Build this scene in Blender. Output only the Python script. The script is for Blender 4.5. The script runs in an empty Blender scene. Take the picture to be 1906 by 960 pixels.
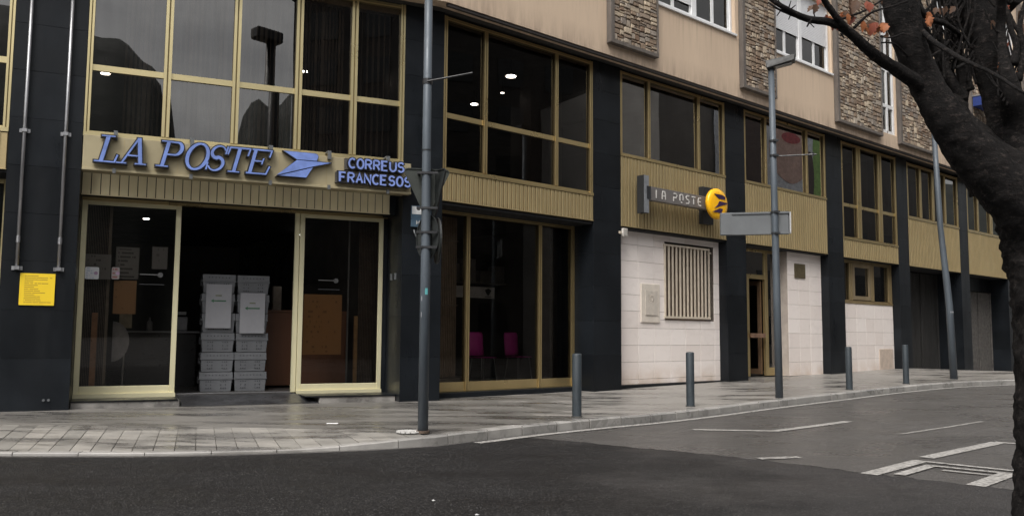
import bpy, math, random
from mathutils import Matrix, Vector, noise
random.seed(7)
SC = bpy.context.scene
COL = SC.collection
R = math.radians
CAMZ = 1.32                      # lens height above the road

# ------------------------------------------------------------------ camera
cd = bpy.data.cameras.new('camera'); cam = bpy.data.objects.new('camera', cd); COL.objects.link(cam)
cd.sensor_width = 36; cd.lens = 36*1620/1906; cd.clip_end = 6000; cd.clip_start = .05
cam.matrix_world = (Matrix.Translation((0, 0, CAMZ)) @ Matrix.Rotation(R(90+5.16), 4, 'X') @ Matrix.Rotation(R(.396), 4, 'Z'))
SC.camera = cam
SC.render.resolution_x = 1024; SC.render.resolution_y = 515

# ------------------------------------------------------------------ world and sun (overcast)
W = bpy.data.worlds.new('World'); SC.world = W; W.use_nodes = True
SUN_EL, SUN_AZ = R(52), R(200)
nt = W.node_tree; N = nt.nodes; L = nt.links; N.clear()
o_ = N.new('ShaderNodeOutputWorld'); bg = N.new('ShaderNodeBackground'); sky = N.new('ShaderNodeTexSky')
sky.sky_type = 'NISHITA'; sky.sun_disc = False; sky.sun_elevation = SUN_EL; sky.sun_rotation = SUN_AZ
sky.dust_density = 4; sky.air_density = 1.0; sky.ozone_density = 1
hs = N.new('ShaderNodeHueSaturation'); hs.inputs['Saturation'].default_value = .12
tc = N.new('ShaderNodeTexCoord'); mp = N.new('ShaderNodeMapping'); mp.inputs['Scale'].default_value = (1, 1, 3.2)
cn = N.new('ShaderNodeTexNoise'); cn.inputs['Scale'].default_value = 2.3; cn.inputs['Detail'].default_value = 7; cn.inputs['Roughness'].default_value = .55
cr = N.new('ShaderNodeValToRGB'); cr.color_ramp.elements[0].position = .3; cr.color_ramp.elements[0].color = (.50, .51, .54, 1)
cr.color_ramp.elements[1].position = .72; cr.color_ramp.elements[1].color = (1.22, 1.2, 1.17, 1)
mx = N.new('ShaderNodeMixRGB'); mx.blend_type = 'MULTIPLY'; mx.inputs[0].default_value = 1
L.new(sky.outputs[0], hs.inputs['Color']); L.new(tc.outputs['Generated'], mp.inputs[0]); L.new(mp.outputs[0], cn.inputs['Vector'])
L.new(cn.outputs['Fac'], cr.inputs[0]); L.new(hs.outputs[0], mx.inputs[1]); L.new(cr.outputs[0], mx.inputs[2])
L.new(mx.outputs[0], bg.inputs['Color']); bg.inputs['Strength'].default_value = .15; L.new(bg.outputs[0], o_.inputs[0])
sd = bpy.data.lights.new('sun', 'SUN'); sd.energy = 1.4; sd.angle = R(25); sd.color = (1, .96, .9)
so = bpy.data.objects.new('sun', sd); COL.objects.link(so)
sv = Vector((math.sin(SUN_AZ)*math.cos(SUN_EL), math.cos(SUN_AZ)*math.cos(SUN_EL), math.sin(SUN_EL)))
so.rotation_euler = sv.to_track_quat('Z', 'Y').to_euler(); so.location = sv*60
SC.view_settings.view_transform = 'Standard'; SC.view_settings.look = 'None'; SC.view_settings.gamma = 1
SC.view_settings.exposure = 0.75

# ------------------------------------------------------------------ facade frames: x = along the facade, y = into the building, z = height above the lens
def frame(az, c):
    d = Vector((math.sin(az), math.cos(az), 0)); n = Vector((-d.y, d.x, 0))
    M = Matrix((( d.x, n.x, 0, n.x*c), (d.y, n.y, 0, n.y*c), (0, 0, 1, CAMZ), (0, 0, 0, 1)))
    return M
F1 = frame(R(65.793), 15.424)
F2 = frame(R(48.21), 13.106)
FW = Matrix.Translation((0, 0, CAMZ))      # world axes, heights relative to the lens
def w1(s, t, z=0): return FW.inverted() @ (F1 @ Vector((s, t, z)))
def w2(s, t, z=0): return FW.inverted() @ (F2 @ Vector((s, t, z)))
D2 = Vector((math.sin(R(48.21)), math.cos(R(48.21))))
def GH(x, y):                                # pavement height
    s = x*D2.x + y*D2.y
    h = -1.2
    if s > 13: h += .0135*(min(s, 30)-13)
    if s > 30: h -= .045*(min(s, 41)-30)
    return h

# ------------------------------------------------------------------ mesh helper
class MB:
    def __init__(s): s.v = []; s.f = []; s.m = []
    def add(s, vs, fs, mi=0):
        b = len(s.v); s.v += [tuple(v) for v in vs]; s.f += [tuple(b+i for i in f) for f in fs]
        s.m += (mi if isinstance(mi, list) else [mi]*len(fs)); return s
    def box(s, x0, x1, y0, y1, z0, z1, mi=0):
        return s.add([(x0,y0,z0),(x1,y0,z0),(x1,y1,z0),(x0,y1,z0),(x0,y0,z1),(x1,y0,z1),(x1,y1,z1),(x0,y1,z1)],
                     [(0,3,2,1),(4,5,6,7),(0,1,5,4),(1,2,6,5),(2,3,7,6),(3,0,4,7)], mi)
    def poly(s, pts, mi=0): return s.add(pts, [tuple(range(len(pts)))], mi)
    def prism(s, pts, z0, z1, mi=0, ms=None):      # pts in xy, extruded in z (counter-clockwise)
        n = len(pts); ms = mi if ms is None else ms
        return s.add([(p[0],p[1],z0) for p in pts]+[(p[0],p[1],z1) for p in pts],
              [tuple(range(n-1,-1,-1)), tuple(range(n,2*n))]+[(i,(i+1)%n,n+(i+1)%n,n+i) for i in range(n)], [mi,mi]+[ms]*n)
    def prismy(s, pts, y0, y1, mi=0, ms=None):     # pts in xz (counter-clockwise seen from the front), extruded in y; y0 = front
        n = len(pts); ms = mi if ms is None else ms
        return s.add([(p[0],y0,p[1]) for p in pts]+[(p[0],y1,p[1]) for p in pts],
              [tuple(range(n)), tuple(range(2*n-1,n-1,-1))]+[(i,n+i,n+(i+1)%n,(i+1)%n) for i in range(n)], [mi,mi]+[ms]*n)
    def tube(s, pts, rs, n=12, mi=0, cap=True):
        pts = [Vector(p) for p in pts]
        if not isinstance(rs, (list, tuple)): rs = [rs]*len(pts)
        b = len(s.v); ref = None
        for i, p in enumerate(pts):
            t = (pts[min(i+1,len(pts)-1)]-pts[max(i-1,0)]).normalized()
            if ref is None: ref = Vector((1,0,0)) if abs(t.x) < .8 else Vector((0,1,0))
            a = (ref - t*ref.dot(t)).normalized(); ref = a; c = t.cross(a)
            for k in range(n):
                w = 2*math.pi*k/n; q = p + (a*math.cos(w)+c*math.sin(w))*rs[i]; s.v.append(tuple(q))
        for i in range(len(pts)-1):
            for k in range(n):
                k2 = (k+1)%n; s.f.append((b+i*n+k, b+i*n+k2, b+(i+1)*n+k2, b+(i+1)*n+k)); s.m.append(mi)
        if cap:
            s.f.append(tuple(b+k for k in range(n-1,-1,-1))); s.f.append(tuple(b+(len(pts)-1)*n+k for k in range(n))); s.m += [mi,mi]
        return s
    def disc(s, c, r, h, n=24, mi=0, axis='z'):
        c = Vector(c); ax = {'x':Vector((1,0,0)),'y':Vector((0,1,0)),'z':Vector((0,0,1))}[axis]
        return s.tube([c-ax*h/2, c+ax*h/2], r, n, mi)
    def ribbon(s, pts, w, y0, y1, closed=False, mi=0, ms=1):   # stroke in xz of width w, extruded in y
        n = len(pts); L_ = []; Rr = []
        for i in range(n):
            a = pts[(i-1)%n] if (closed or i > 0) else pts[i]; c = pts[(i+1)%n] if (closed or i < n-1) else pts[i]
            d = Vector((c[0]-a[0], c[1]-a[1])); d.normalize(); nn = Vector((-d.y, d.x))
            k = 1.0
            if 0 < i < n-1 or closed:
                d1 = Vector((pts[i][0]-a[0], pts[i][1]-a[1])).normalized(); k = 1/max(.6, abs(d1.dot(d)))
            ww = (w[i] if isinstance(w, (list,tuple)) else w)*.5*k
            L_.append((pts[i][0]+nn.x*ww, pts[i][1]+nn.y*ww)); Rr.append((pts[i][0]-nn.x*ww, pts[i][1]-nn.y*ww))
        m = n if closed else n-1
        for i in range(m):
            j = (i+1)%n
            q = [Rr[i], Rr[j], L_[j], L_[i]]
            b = len(s.v)
            for y in (y0, y1): s.v += [(p[0], y, p[1]) for p in q]
            s.f += [(b,b+1,b+2,b+3), (b+7,b+6,b+5,b+4), (b,b+4,b+5,b+1), (b+2,b+6,b+7,b+3)]; s.m += [mi,mi,ms,ms]
            if not closed and i == 0: s.f.append((b+3,b+7,b+4,b)); s.m.append(ms)
            if not closed and i == m-1: s.f.append((b+1,b+5,b+6,b+2)); s.m.append(ms)
        return s
    def data(s, name, mats, smooth=False):
        me = bpy.data.meshes.new(name); me.from_pydata(s.v, [], s.f)
        for m in mats: me.materials.append(m)
        me.polygons.foreach_set('material_index', s.m)
        if smooth: me.polygons.foreach_set('use_smooth', [True]*len(me.polygons))
        me.update(); return me

def link(name, data, parent=None, M=None, loc=None):
    o = bpy.data.objects.new(name, data); COL.objects.link(o)
    if parent is not None:
        o.parent = parent
        if M is not None: o.matrix_basis = Matrix(parent['_m']).inverted() @ M if '_m' in parent else M
    elif M is not None: o.matrix_basis = M
    if loc is not None: o.location = loc
    return o
ROOTS = []
def thing(name, label, cat, M, group=None):
    o = bpy.data.objects.new(name, None); COL.objects.link(o); o.empty_display_size = .2
    o.matrix_basis = M; o['_m'] = [list(r) for r in M]; ROOTS.append(o)
    o['label'] = label; o['category'] = cat
    if group: o['group'] = group
    return o
def tag(o, label, cat, group=None):
    o['label'] = label; o['category'] = cat
    if group: o['group'] = group
    return o
def part(name, mb, mats, parent, M=None, bevel=0, smooth=False, kind=None, label=None, auto=False):
    if not isinstance(mats, (list, tuple)): mats = [mats]
    o = link(name, mb.data(name, mats, smooth) if isinstance(mb, MB) else mb, parent, M)
    if bevel: bev(o, bevel)
    if kind: o['kind'] = kind
    if label: o['label'] = label
    return o
def bev(o, w, seg=1):
    b = o.modifiers.new('bevel', 'BEVEL'); b.width = w; b.segments = seg; b.limit_method = 'ANGLE'; b.angle_limit = R(40)
    return o
def struct(name, mb, mats, M=FW, smooth=False):
    o = part(name, mb, mats, None, M, smooth=smooth); o['kind'] = 'structure'; return o

# ------------------------------------------------------------------ materials
def new_mat(name):
    m = bpy.data.materials.new(name); m.use_nodes = True
    nt = m.node_tree; return m, nt, nt.nodes, nt.links, nt.nodes['Principled BSDF']
def mixc(N, L, fac, a, b, mode='MIX'):
    x = N.new('ShaderNodeMix'); x.data_type = 'RGBA'; x.blend_type = mode
    for sock, v in ((x.inputs[0], fac), (x.inputs[6], a), (x.inputs[7], b)):
        if hasattr(v, 'links'): L.new(v, sock)
        elif isinstance(v, (tuple, list)): sock.default_value = (*v[:3], 1)
        else: sock.default_value = v
    return x.outputs[2]
def nz(N, L, scale, detail=4, rough=.55, stretch=None, coord='Object', dist=0):
    t = N.new('ShaderNodeTexCoord'); n = N.new('ShaderNodeTexNoise'); n.inputs['Scale'].default_value = scale
    n.inputs['Detail'].default_value = detail; n.inputs['Roughness'].default_value = rough; n.inputs['Distortion'].default_value = dist
    src = t.outputs[coord]
    if stretch:
        m = N.new('ShaderNodeMapping'); m.inputs['Scale'].default_value = stretch; L.new(src, m.inputs[0]); src = m.outputs[0]
    L.new(src, n.inputs['Vector']); return n.outputs['Fac']
def ramp(N, L, src, p0, p1, c0=(0,0,0), c1=(1,1,1)):
    r = N.new('ShaderNodeValToRGB'); e = r.color_ramp.elements
    e[0].position = p0; e[1].position = p1; e[0].color = (*c0, 1); e[1].color = (*c1, 1); L.new(src, r.inputs[0]); return r.outputs[0]
def math_(N, L, op, a, b=0.0):
    m = N.new('ShaderNodeMath'); m.operation = op
    for i, v in enumerate((a, b)):
        if hasattr(v, 'links'): L.new(v, m.inputs[i])
        else: m.inputs[i].default_value = v
    return m.outputs[0]
def bump(N, L, P, h, strength=.3, dist=.01):
    b = N.new('ShaderNodeBump'); b.inputs['Strength'].default_value = strength; b.inputs['Distance'].default_value = dist
    L.new(h, b.inputs['Height']); L.new(b.outputs[0], P.inputs['Normal'])
def simple(name, col, rough=.6, metal=0, var=.25, scale=6, stretch=None, bmp=0, bscale=60, spec=.5, rvar=.15, objvar=0):
    m, nt, N, L, P = new_mat(name)
    n1 = nz(N, L, scale, 5, .6, stretch); a = tuple(c*(1-var) for c in col); b = tuple(min(1,c*(1+var)) for c in col)
    c = mixc(N, L, ramp(N, L, n1, .3, .7), a, b)
    if objvar:
        oi = N.new('ShaderNodeObjectInfo'); k = ramp(N, L, oi.outputs['Random'], 0, 1, (1-objvar,)*3, (1+objvar,)*3)
        c = mixc(N, L, 1.0, c, k, 'MULTIPLY')
    L.new(c, P.inputs['Base Color'])
    n2 = nz(N, L, scale*2.3, 4, .6, stretch); L.new(ramp(N, L, n2, .3, .7, (max(0,rough-rvar),)*3, (min(1,rough+rvar),)*3), P.inputs['Roughness'])
    P.inputs['Metallic'].default_value = metal; P.inputs['Specular IOR Level'].default_value = spec
    if bmp: bump(N, L, P, nz(N, L, bscale, 3), bmp)
    return m
def granite(name, col):
    m, nt, N, L, P = new_mat(name)
    sp = nz(N, L, 160, 2, .7); big = nz(N, L, 1.3, 5, .6)
    c = mixc(N, L, ramp(N, L, sp, .42, .75), tuple(c*.7 for c in col), tuple(c*2.0 for c in col))
    c = mixc(N, L, math_(N, L, 'MULTIPLY', ramp(N, L, big, .45, .75), .5), c, tuple(c*2.2 for c in col))
    oi = N.new('ShaderNodeObjectInfo'); k = ramp(N, L, oi.outputs['Random'], 0, 1, (.8,.8,.8), (1.25,1.25,1.25))
    L.new(mixc(N, L, 1.0, c, k, 'MULTIPLY'), P.inputs['Base Color'])
    st = nz(N, L, 2.2, 5, .6, (1, 1, .25)); L.new(ramp(N, L, st, .3, .75, (.24,.24,.24), (.5,.5,.5)), P.inputs['Roughness'])
    P.inputs['Specular IOR Level'].default_value = .22
    bump(N, L, P, sp, .04); return m
def anod(name, col, rough=.38, metal=.75, dirt=.35):
    m, nt, N, L, P = new_mat(name)
    st = nz(N, L, 1.4, 4, .5, (1.2, 1.2, .6)); fine = nz(N, L, 1.2, 4, .5)
    c = mixc(N, L, ramp(N, L, st, .35, .75), col, tuple(x*(1-dirt) for x in col))
    c = mixc(N, L, math_(N, L, 'MULTIPLY', ramp(N, L, fine, .5, .8), .45), c, tuple(x*.75 for x in col))
    isl = N.new('ShaderNodeNewGeometry'); k = ramp(N, L, isl.outputs['Random Per Island'], 0, 1, (.96,.96,.96), (1.03,1.03,1.03))
    L.new(mixc(N, L, 1.0, c, k, 'MULTIPLY'), P.inputs['Base Color'])
    L.new(ramp(N, L, st, .3, .8, (rough-.06,)*3, (rough+.2,)*3), P.inputs['Roughness']); P.inputs['Metallic'].default_value = metal
    bump(N, L, P, nz(N, L, 2.5, 2), .03, .02); return m
def glass(name, tint, refl=1.35, wav=.015, rough=0.0):
    m, nt, N, L, P = new_mat(name); N.remove(P); out = N['Material Output']
    tr = N.new('ShaderNodeBsdfTransparent'); tr.inputs[0].default_value = (*tint, 1)
    gl = N.new('ShaderNodeBsdfGlossy'); gl.inputs['Roughness'].default_value = rough; gl.inputs['Color'].default_value = (.95,.93,.9,1)
    fr = N.new('ShaderNodeFresnel'); fr.inputs['IOR'].default_value = 1.5
    b = N.new('ShaderNodeBump'); b.inputs['Strength'].default_value = .25; b.inputs['Distance'].default_value = wav
    L.new(nz(N, L, .55, 1, .3), b.inputs['Height']); L.new(b.outputs[0], gl.inputs['Normal']); L.new(b.outputs[0], fr.inputs['Normal'])
    dirt = ramp(N, L, nz(N, L, 3, 5, .6, (2.5, 1, .4)), .3, .8, (.92,)*3, (1.08,)*3)
    k = math_(N, L, 'MULTIPLY', math_(N, L, 'MULTIPLY', fr.outputs[0], refl), dirt)
    mx = N.new('ShaderNodeMixShader'); L.new(k, mx.inputs[0]); L.new(tr.outputs[0], mx.inputs[1]); L.new(gl.outputs[0], mx.inputs[2]); L.new(mx.outputs[0], out.inputs[0])
    return m
def emit(name, col, s):
    m, nt, N, L, P = new_mat(name); P.inputs['Base Color'].default_value = (*col,1); P.inputs['Emission Color'].default_value = (*col,1); P.inputs['Emission Strength'].default_value = s
    return m
def printed(name, bgc, ink, rows=12, dens=.5, margin=.08, w=1, h=1, x0=0, z0=0, rough=.5, wsc=14, seed=0, hw=None):
    # printed sheet: lines of broken ink, coordinates are object metres
    m, nt, N, L, P = new_mat(name)
    t = N.new('ShaderNodeTexCoord'); sp = N.new('ShaderNodeSeparateXYZ'); L.new(t.outputs['Object'], sp.inputs[0])
    u = math_(N, L, 'DIVIDE', math_(N, L, 'SUBTRACT', sp.outputs[0], x0), w); v = math_(N, L, 'DIVIDE', math_(N, L, 'SUBTRACT', sp.outputs[2], z0), h)
    vr = math_(N, L, 'MULTIPLY', v, rows); fr = math_(N, L, 'FRACT', vr); row = math_(N, L, 'FLOOR', vr)
    line = math_(N, L, 'MULTIPLY', math_(N, L, 'GREATER_THAN', fr, .3), math_(N, L, 'LESS_THAN', fr, .78))
    cb = N.new('ShaderNodeCombineXYZ'); L.new(math_(N, L, 'MULTIPLY', u, wsc), cb.inputs[0]); L.new(math_(N, L, 'ADD', math_(N, L, 'MULTIPLY', row, 7.31), seed), cb.inputs[1])
    n = N.new('ShaderNodeTexNoise'); n.inputs['Scale'].default_value = 1; n.inputs['Detail'].default_value = 3; L.new(cb.outputs[0], n.inputs['Vector'])
    word = math_(N, L, 'GREATER_THAN', n.outputs['Fac'], 1-dens)
    cb2 = N.new('ShaderNodeCombineXYZ'); L.new(math_(N, L, 'ADD', math_(N, L, 'MULTIPLY', row, 3.7), seed), cb2.inputs[0])
    wn = N.new('ShaderNodeTexWhiteNoise'); L.new(cb2.outputs[0], wn.inputs['Vector'])
    end = math_(N, L, 'LESS_THAN', u, math_(N, L, 'ADD', math_(N, L, 'MULTIPLY', wn.outputs['Value'], .55), .38))
    ins = math_(N, L, 'MULTIPLY', math_(N, L, 'GREATER_THAN', u, margin), end)
    ins = math_(N, L, 'MULTIPLY', ins, math_(N, L, 'MULTIPLY', math_(N, L, 'GREATER_THAN', v, .04), math_(N, L, 'LESS_THAN', v, .95)))
    k = math_(N, L, 'MULTIPLY', math_(N, L, 'MULTIPLY', line, word), math_(N, L, 'MULTIPLY', ins, .8))
    base = mixc(N, L, nz(N, L, 4, 3), tuple(c*.9 for c in bgc), bgc)
    L.new(mixc(N, L, k, base, ink), P.inputs['Base Color']); P.inputs['Roughness'].default_value = rough
    return m

GRAN = granite('granite_dark', (.0072, .0086, .0105))
GOLDP = anod('gold_pale', (.72, .61, .34), .30, .85, .18)
GOLDPD = anod('gold_pale_groove', (.20, .155, .07), .5, .4, .2); GOLDD = anod('gold_groove', (.11,.08,.035), .5, .4, .2)      # champagne frames of the first bay
GOLD = anod('gold', (.68, .53, .27), .30, .85, .22)
GOLDS = anod('gold_sheet', (.46, .36, .19), .5, .5, .22)
SIGNP = anod('sign_sheet', (.46, .395, .25), .45, .5, .45)
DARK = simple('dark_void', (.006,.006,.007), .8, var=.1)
BLK = simple('black_plastic', (.015,.015,.017), .4)
STEEL = simple('galvanised', (.34,.34,.35), .42, .8, .15, 14, (1,1,.2))
GLM = glass('glass_bronze', (.34,.30,.26), 3.3)
GLM3 = glass('glass_bay_grey', (.34,.31,.28), 4.3)
GLM2 = glass('glass_clear_dark', (.42,.38,.34), 1.7)
GLU = glass('glass_upper', (.6,.62,.62), 1.1)
POLE = simple('pole_paint', (.075,.090,.106), .5, .1, .18, 5, (1,1,.3), .05, 50)
BOLL = simple('bollard_paint', (.033,.042,.049), .5, .1, .2, 7, (1,1,.4), .05, 50)
WPVC = simple('white_pvc', (.72,.72,.72), .4, var=.05)
BLIND = simple('blind_fabric', (.60,.58,.56), .8, var=.12)
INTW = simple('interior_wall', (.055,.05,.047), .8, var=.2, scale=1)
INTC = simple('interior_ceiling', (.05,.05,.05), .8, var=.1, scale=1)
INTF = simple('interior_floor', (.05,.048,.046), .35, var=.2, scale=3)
CRATE = simple('crate_plastic', (.118,.122,.13), .5, var=.08, objvar=.08)
WOOD = simple('brown_panel', (.14,.058,.028), .5, var=.2, scale=3, stretch=(1,1,.1))
PAPER = simple('paper', (.25,.25,.265), .7, var=.04)
BLUE = simple('sign_blue', (.15,.225,.53), .5, var=.22, scale=5, rvar=.1)
BLUEL = simple('sign_blue_light', (.18,.25,.56), .4, var=.1, scale=4)
YEL = simple('disc_yellow', (.98,.50,.010), .3, var=.04, rvar=.05)
CONCF = simple('pier_concrete', (.115,.098,.085), .85, var=.25, scale=5, stretch=(1,1,.4), bmp=.3, bscale=90)
GSIGN = simple('sign_grey', (.12,.127,.132), .5, .2, .12, 2)
GDARK = simple('sign_graphite', (.026,.028,.031), .45, .2, .1)
GBAR = simple('sign_bar_grey', (.165,.152,.145), .5, .2, .12, 2)

def wall_beige():
    m, nt, N, L, P = new_mat('render_beige')
    a = nz(N, L, 1.1, 6, .6, (1, 1, .16)); b = nz(N, L, 9, 6, .65, (2.4, 2.4, .22)); f = nz(N, L, 120, 3)
    c = mixc(N, L, ramp(N, L, a, .3, .75), (.60,.465,.34), (.53,.405,.295))
    c = mixc(N, L, math_(N, L, 'MULTIPLY', ramp(N, L, b, .52, .74), .25), c, (.40,.31,.235))
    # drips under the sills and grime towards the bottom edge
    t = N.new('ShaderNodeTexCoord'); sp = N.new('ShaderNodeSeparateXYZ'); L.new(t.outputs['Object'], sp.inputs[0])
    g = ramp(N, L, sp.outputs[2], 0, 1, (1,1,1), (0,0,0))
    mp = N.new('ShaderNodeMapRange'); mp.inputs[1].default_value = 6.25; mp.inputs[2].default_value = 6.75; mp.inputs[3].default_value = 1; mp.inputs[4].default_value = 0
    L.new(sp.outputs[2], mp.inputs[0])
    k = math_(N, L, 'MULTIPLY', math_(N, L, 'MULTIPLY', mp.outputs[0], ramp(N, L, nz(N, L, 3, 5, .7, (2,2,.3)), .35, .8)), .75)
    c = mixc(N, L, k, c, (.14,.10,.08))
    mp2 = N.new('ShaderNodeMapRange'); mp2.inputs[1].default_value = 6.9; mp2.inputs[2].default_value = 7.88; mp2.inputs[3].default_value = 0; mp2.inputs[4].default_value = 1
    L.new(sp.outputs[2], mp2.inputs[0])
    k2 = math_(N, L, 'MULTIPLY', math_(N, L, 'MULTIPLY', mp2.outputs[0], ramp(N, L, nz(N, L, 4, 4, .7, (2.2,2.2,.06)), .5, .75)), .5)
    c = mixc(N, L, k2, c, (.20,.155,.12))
    L.new(c, P.inputs['Base Color']); P.inputs['Roughness'].default_value = .9; bump(N, L, P, f, .25, .006); return m
BEIGE = wall_beige()
def rubble():
    m, nt, N, L, P = new_mat('rubble_stone')
    g = N.new('ShaderNodeNewGeometry'); oi = N.new('ShaderNodeObjectInfo')
    r = math_(N, L, 'FRACT', math_(N, L, 'ADD', g.outputs['Random Per Island'], math_(N, L, 'MULTIPLY', oi.outputs['Random'], 3.7)))
    rp = N.new('ShaderNodeValToRGB'); L.new(r, rp.inputs[0]); e = rp.color_ramp.elements
    e[0].position = 0; e[0].color = (.115,.085,.062,1); e[1].position = 1; e[1].color = (.36,.30,.23,1)
    for p_, c_ in ((.22,(.20,.15,.11)), (.42,(.15,.13,.115)), (.6,(.27,.235,.195)), (.74,(.13,.085,.058)), (.86,(.31,.26,.20))):
        q = e.new(p_); q.color = (*c_, 1)
    c = mixc(N, L, ramp(N, L, nz(N, L, 22, 5, .7), .3, .7), mixc(N, L, 1.0, rp.outputs[0], (.95,.93,.9), 'MULTIPLY'), mixc(N, L, 1.0, rp.outputs[0], (1.75,1.7,1.62), 'MULTIPLY'))
    L.new(c, P.inputs['Base Color']); P.inputs['Roughness'].default_value = .85; bump(N, L, P, nz(N, L, 40, 5, .7), .5, .02); return m
RUB = rubble()
MORT = simple('dark_mortar', (.07,.06,.05), .95, var=.3, scale=12)
def white_stone():
    m, nt, N, L, P = new_mat('white_stone')
    oi = N.new('ShaderNodeObjectInfo'); rp = N.new('ShaderNodeValToRGB'); L.new(oi.outputs['Random'], rp.inputs[0]); e = rp.color_ramp.elements
    e[0].color = (.74,.665,.62,1); e[1].color = (.81,.745,.705,1)
    v = nz(N, L, 3, 6, .65, (1,1,2.2), dist=.6)
    c = mixc(N, L, math_(N, L, 'MULTIPLY', ramp(N, L, v, .5, .8), .35), rp.outputs[0], (.56,.50,.46))
    t = N.new('ShaderNodeTexCoord'); sp = N.new('ShaderNodeSeparateXYZ'); gp = N.new('ShaderNodeNewGeometry'); L.new(gp.outputs['Position'], sp.inputs[0])
    mp = N.new('ShaderNodeMapRange'); mp.inputs[1].default_value = CAMZ-1.12; mp.inputs[2].default_value = CAMZ-.62; mp.inputs[3].default_value = 1; mp.inputs[4].default_value = 0; L.new(sp.outputs[2], mp.inputs[0])
    nn = N.new('ShaderNodeTexNoise'); nn.inputs['Scale'].default_value = 2.5; nn.inputs['Detail'].default_value = 5; L.new(gp.outputs['Position'], nn.inputs['Vector'])
    k = math_(N, L, 'MULTIPLY', math_(N, L, 'MULTIPLY', mp.outputs[0], ramp(N, L, nn.outputs['Fac'], .3, .65)), .7)
    c = mixc(N, L, k, c, (.50,.36,.25))
    L.new(c, P.inputs['Base Color']); P.inputs['Roughness'].default_value = .6; bump(N, L, P, nz(N, L, 60, 3), .1, .004); return m
WST = white_stone()
WSTB = simple('white_stone_joint', (.36,.32,.28), .8)
def concrete_pave(name, base, dark, obj=False, zone=False):
    m, nt, N, L, P = new_mat(name)
    g = N.new('ShaderNodeNewGeometry')
    def wn(scale, det, rough, st=(1,1,1), rot=0, dist=0):
        mp = N.new('ShaderNodeMapping'); mp.inputs['Scale'].default_value = st; mp.inputs['Rotation'].default_value = (0,0,rot)
        mp.vector_type = 'TEXTURE' if False else 'POINT'
        n = N.new('ShaderNodeTexNoise'); n.inputs['Scale'].default_value = scale; n.inputs['Detail'].default_value = det; n.inputs['Roughness'].default_value = rough; n.inputs['Distortion'].default_value = dist
        L.new(g.outputs['Position'], mp.inputs[0]); L.new(mp.outputs[0], n.inputs['Vector']); return n.outputs['Fac']
    big = wn(1.1, 6, .62, (.35, 1.7, 1), R(0), .4); med = wn(3.4, 6, .65, (.5, 1.6, 1), R(8)); fine = wn(90, 3, .6)
    wet = ramp(N, L, big, .47, .57)
    wet2 = ramp(N, L, med, .48, .60)
    k = math_(N, L, 'MINIMUM', math_(N, L, 'ADD', math_(N, L, 'MULTIPLY', wet, .6), math_(N, L, 'MULTIPLY', wet2, .38)), 1.0)
    c = mixc(N, L, k, base, dark)
    if zone:   # older, darker concrete around the entrance, with a ragged boundary
        sp = N.new('ShaderNodeSeparateXYZ'); L.new(g.outputs['Position'], sp.inputs[0])
        q = math_(N, L, 'ADD', math_(N, L, 'MULTIPLY', sp.outputs[0], -.22), math_(N, L, 'MULTIPLY', wn(.9, 4, .6), 2.2))
        c = mixc(N, L, math_(N, L, 'MULTIPLY', ramp(N, L, q, .95, 1.35), .62), c, (.115,.108,.098))
    c = mixc(N, L, math_(N, L, 'MULTIPLY', ramp(N, L, fine, .35, .7), .25), c, tuple(x*.5 for x in base))
    if obj:
        oi = N.new('ShaderNodeObjectInfo'); c = mixc(N, L, 1.0, c, ramp(N, L, oi.outputs['Random'], 0, 1, (.86,.86,.86), (1.12,1.11,1.1)), 'MULTIPLY')
    L.new(c, P.inputs['Base Color']); L.new(ramp(N, L, k, 0, 1, (.55,)*3, (.13,)*3), P.inputs['Roughness'])
    bump(N, L, P, fine, .25, .004); return m
PAVE = concrete_pave('pavement_concrete', (.27,.253,.232), (.062,.059,.056), zone=True)
SLAB = concrete_pave('paving_stone', (.30,.285,.26), (.135,.128,.12), True)
KERB = concrete_pave('kerb_granite', (.33,.318,.30), (.19,.183,.172), True)
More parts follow.
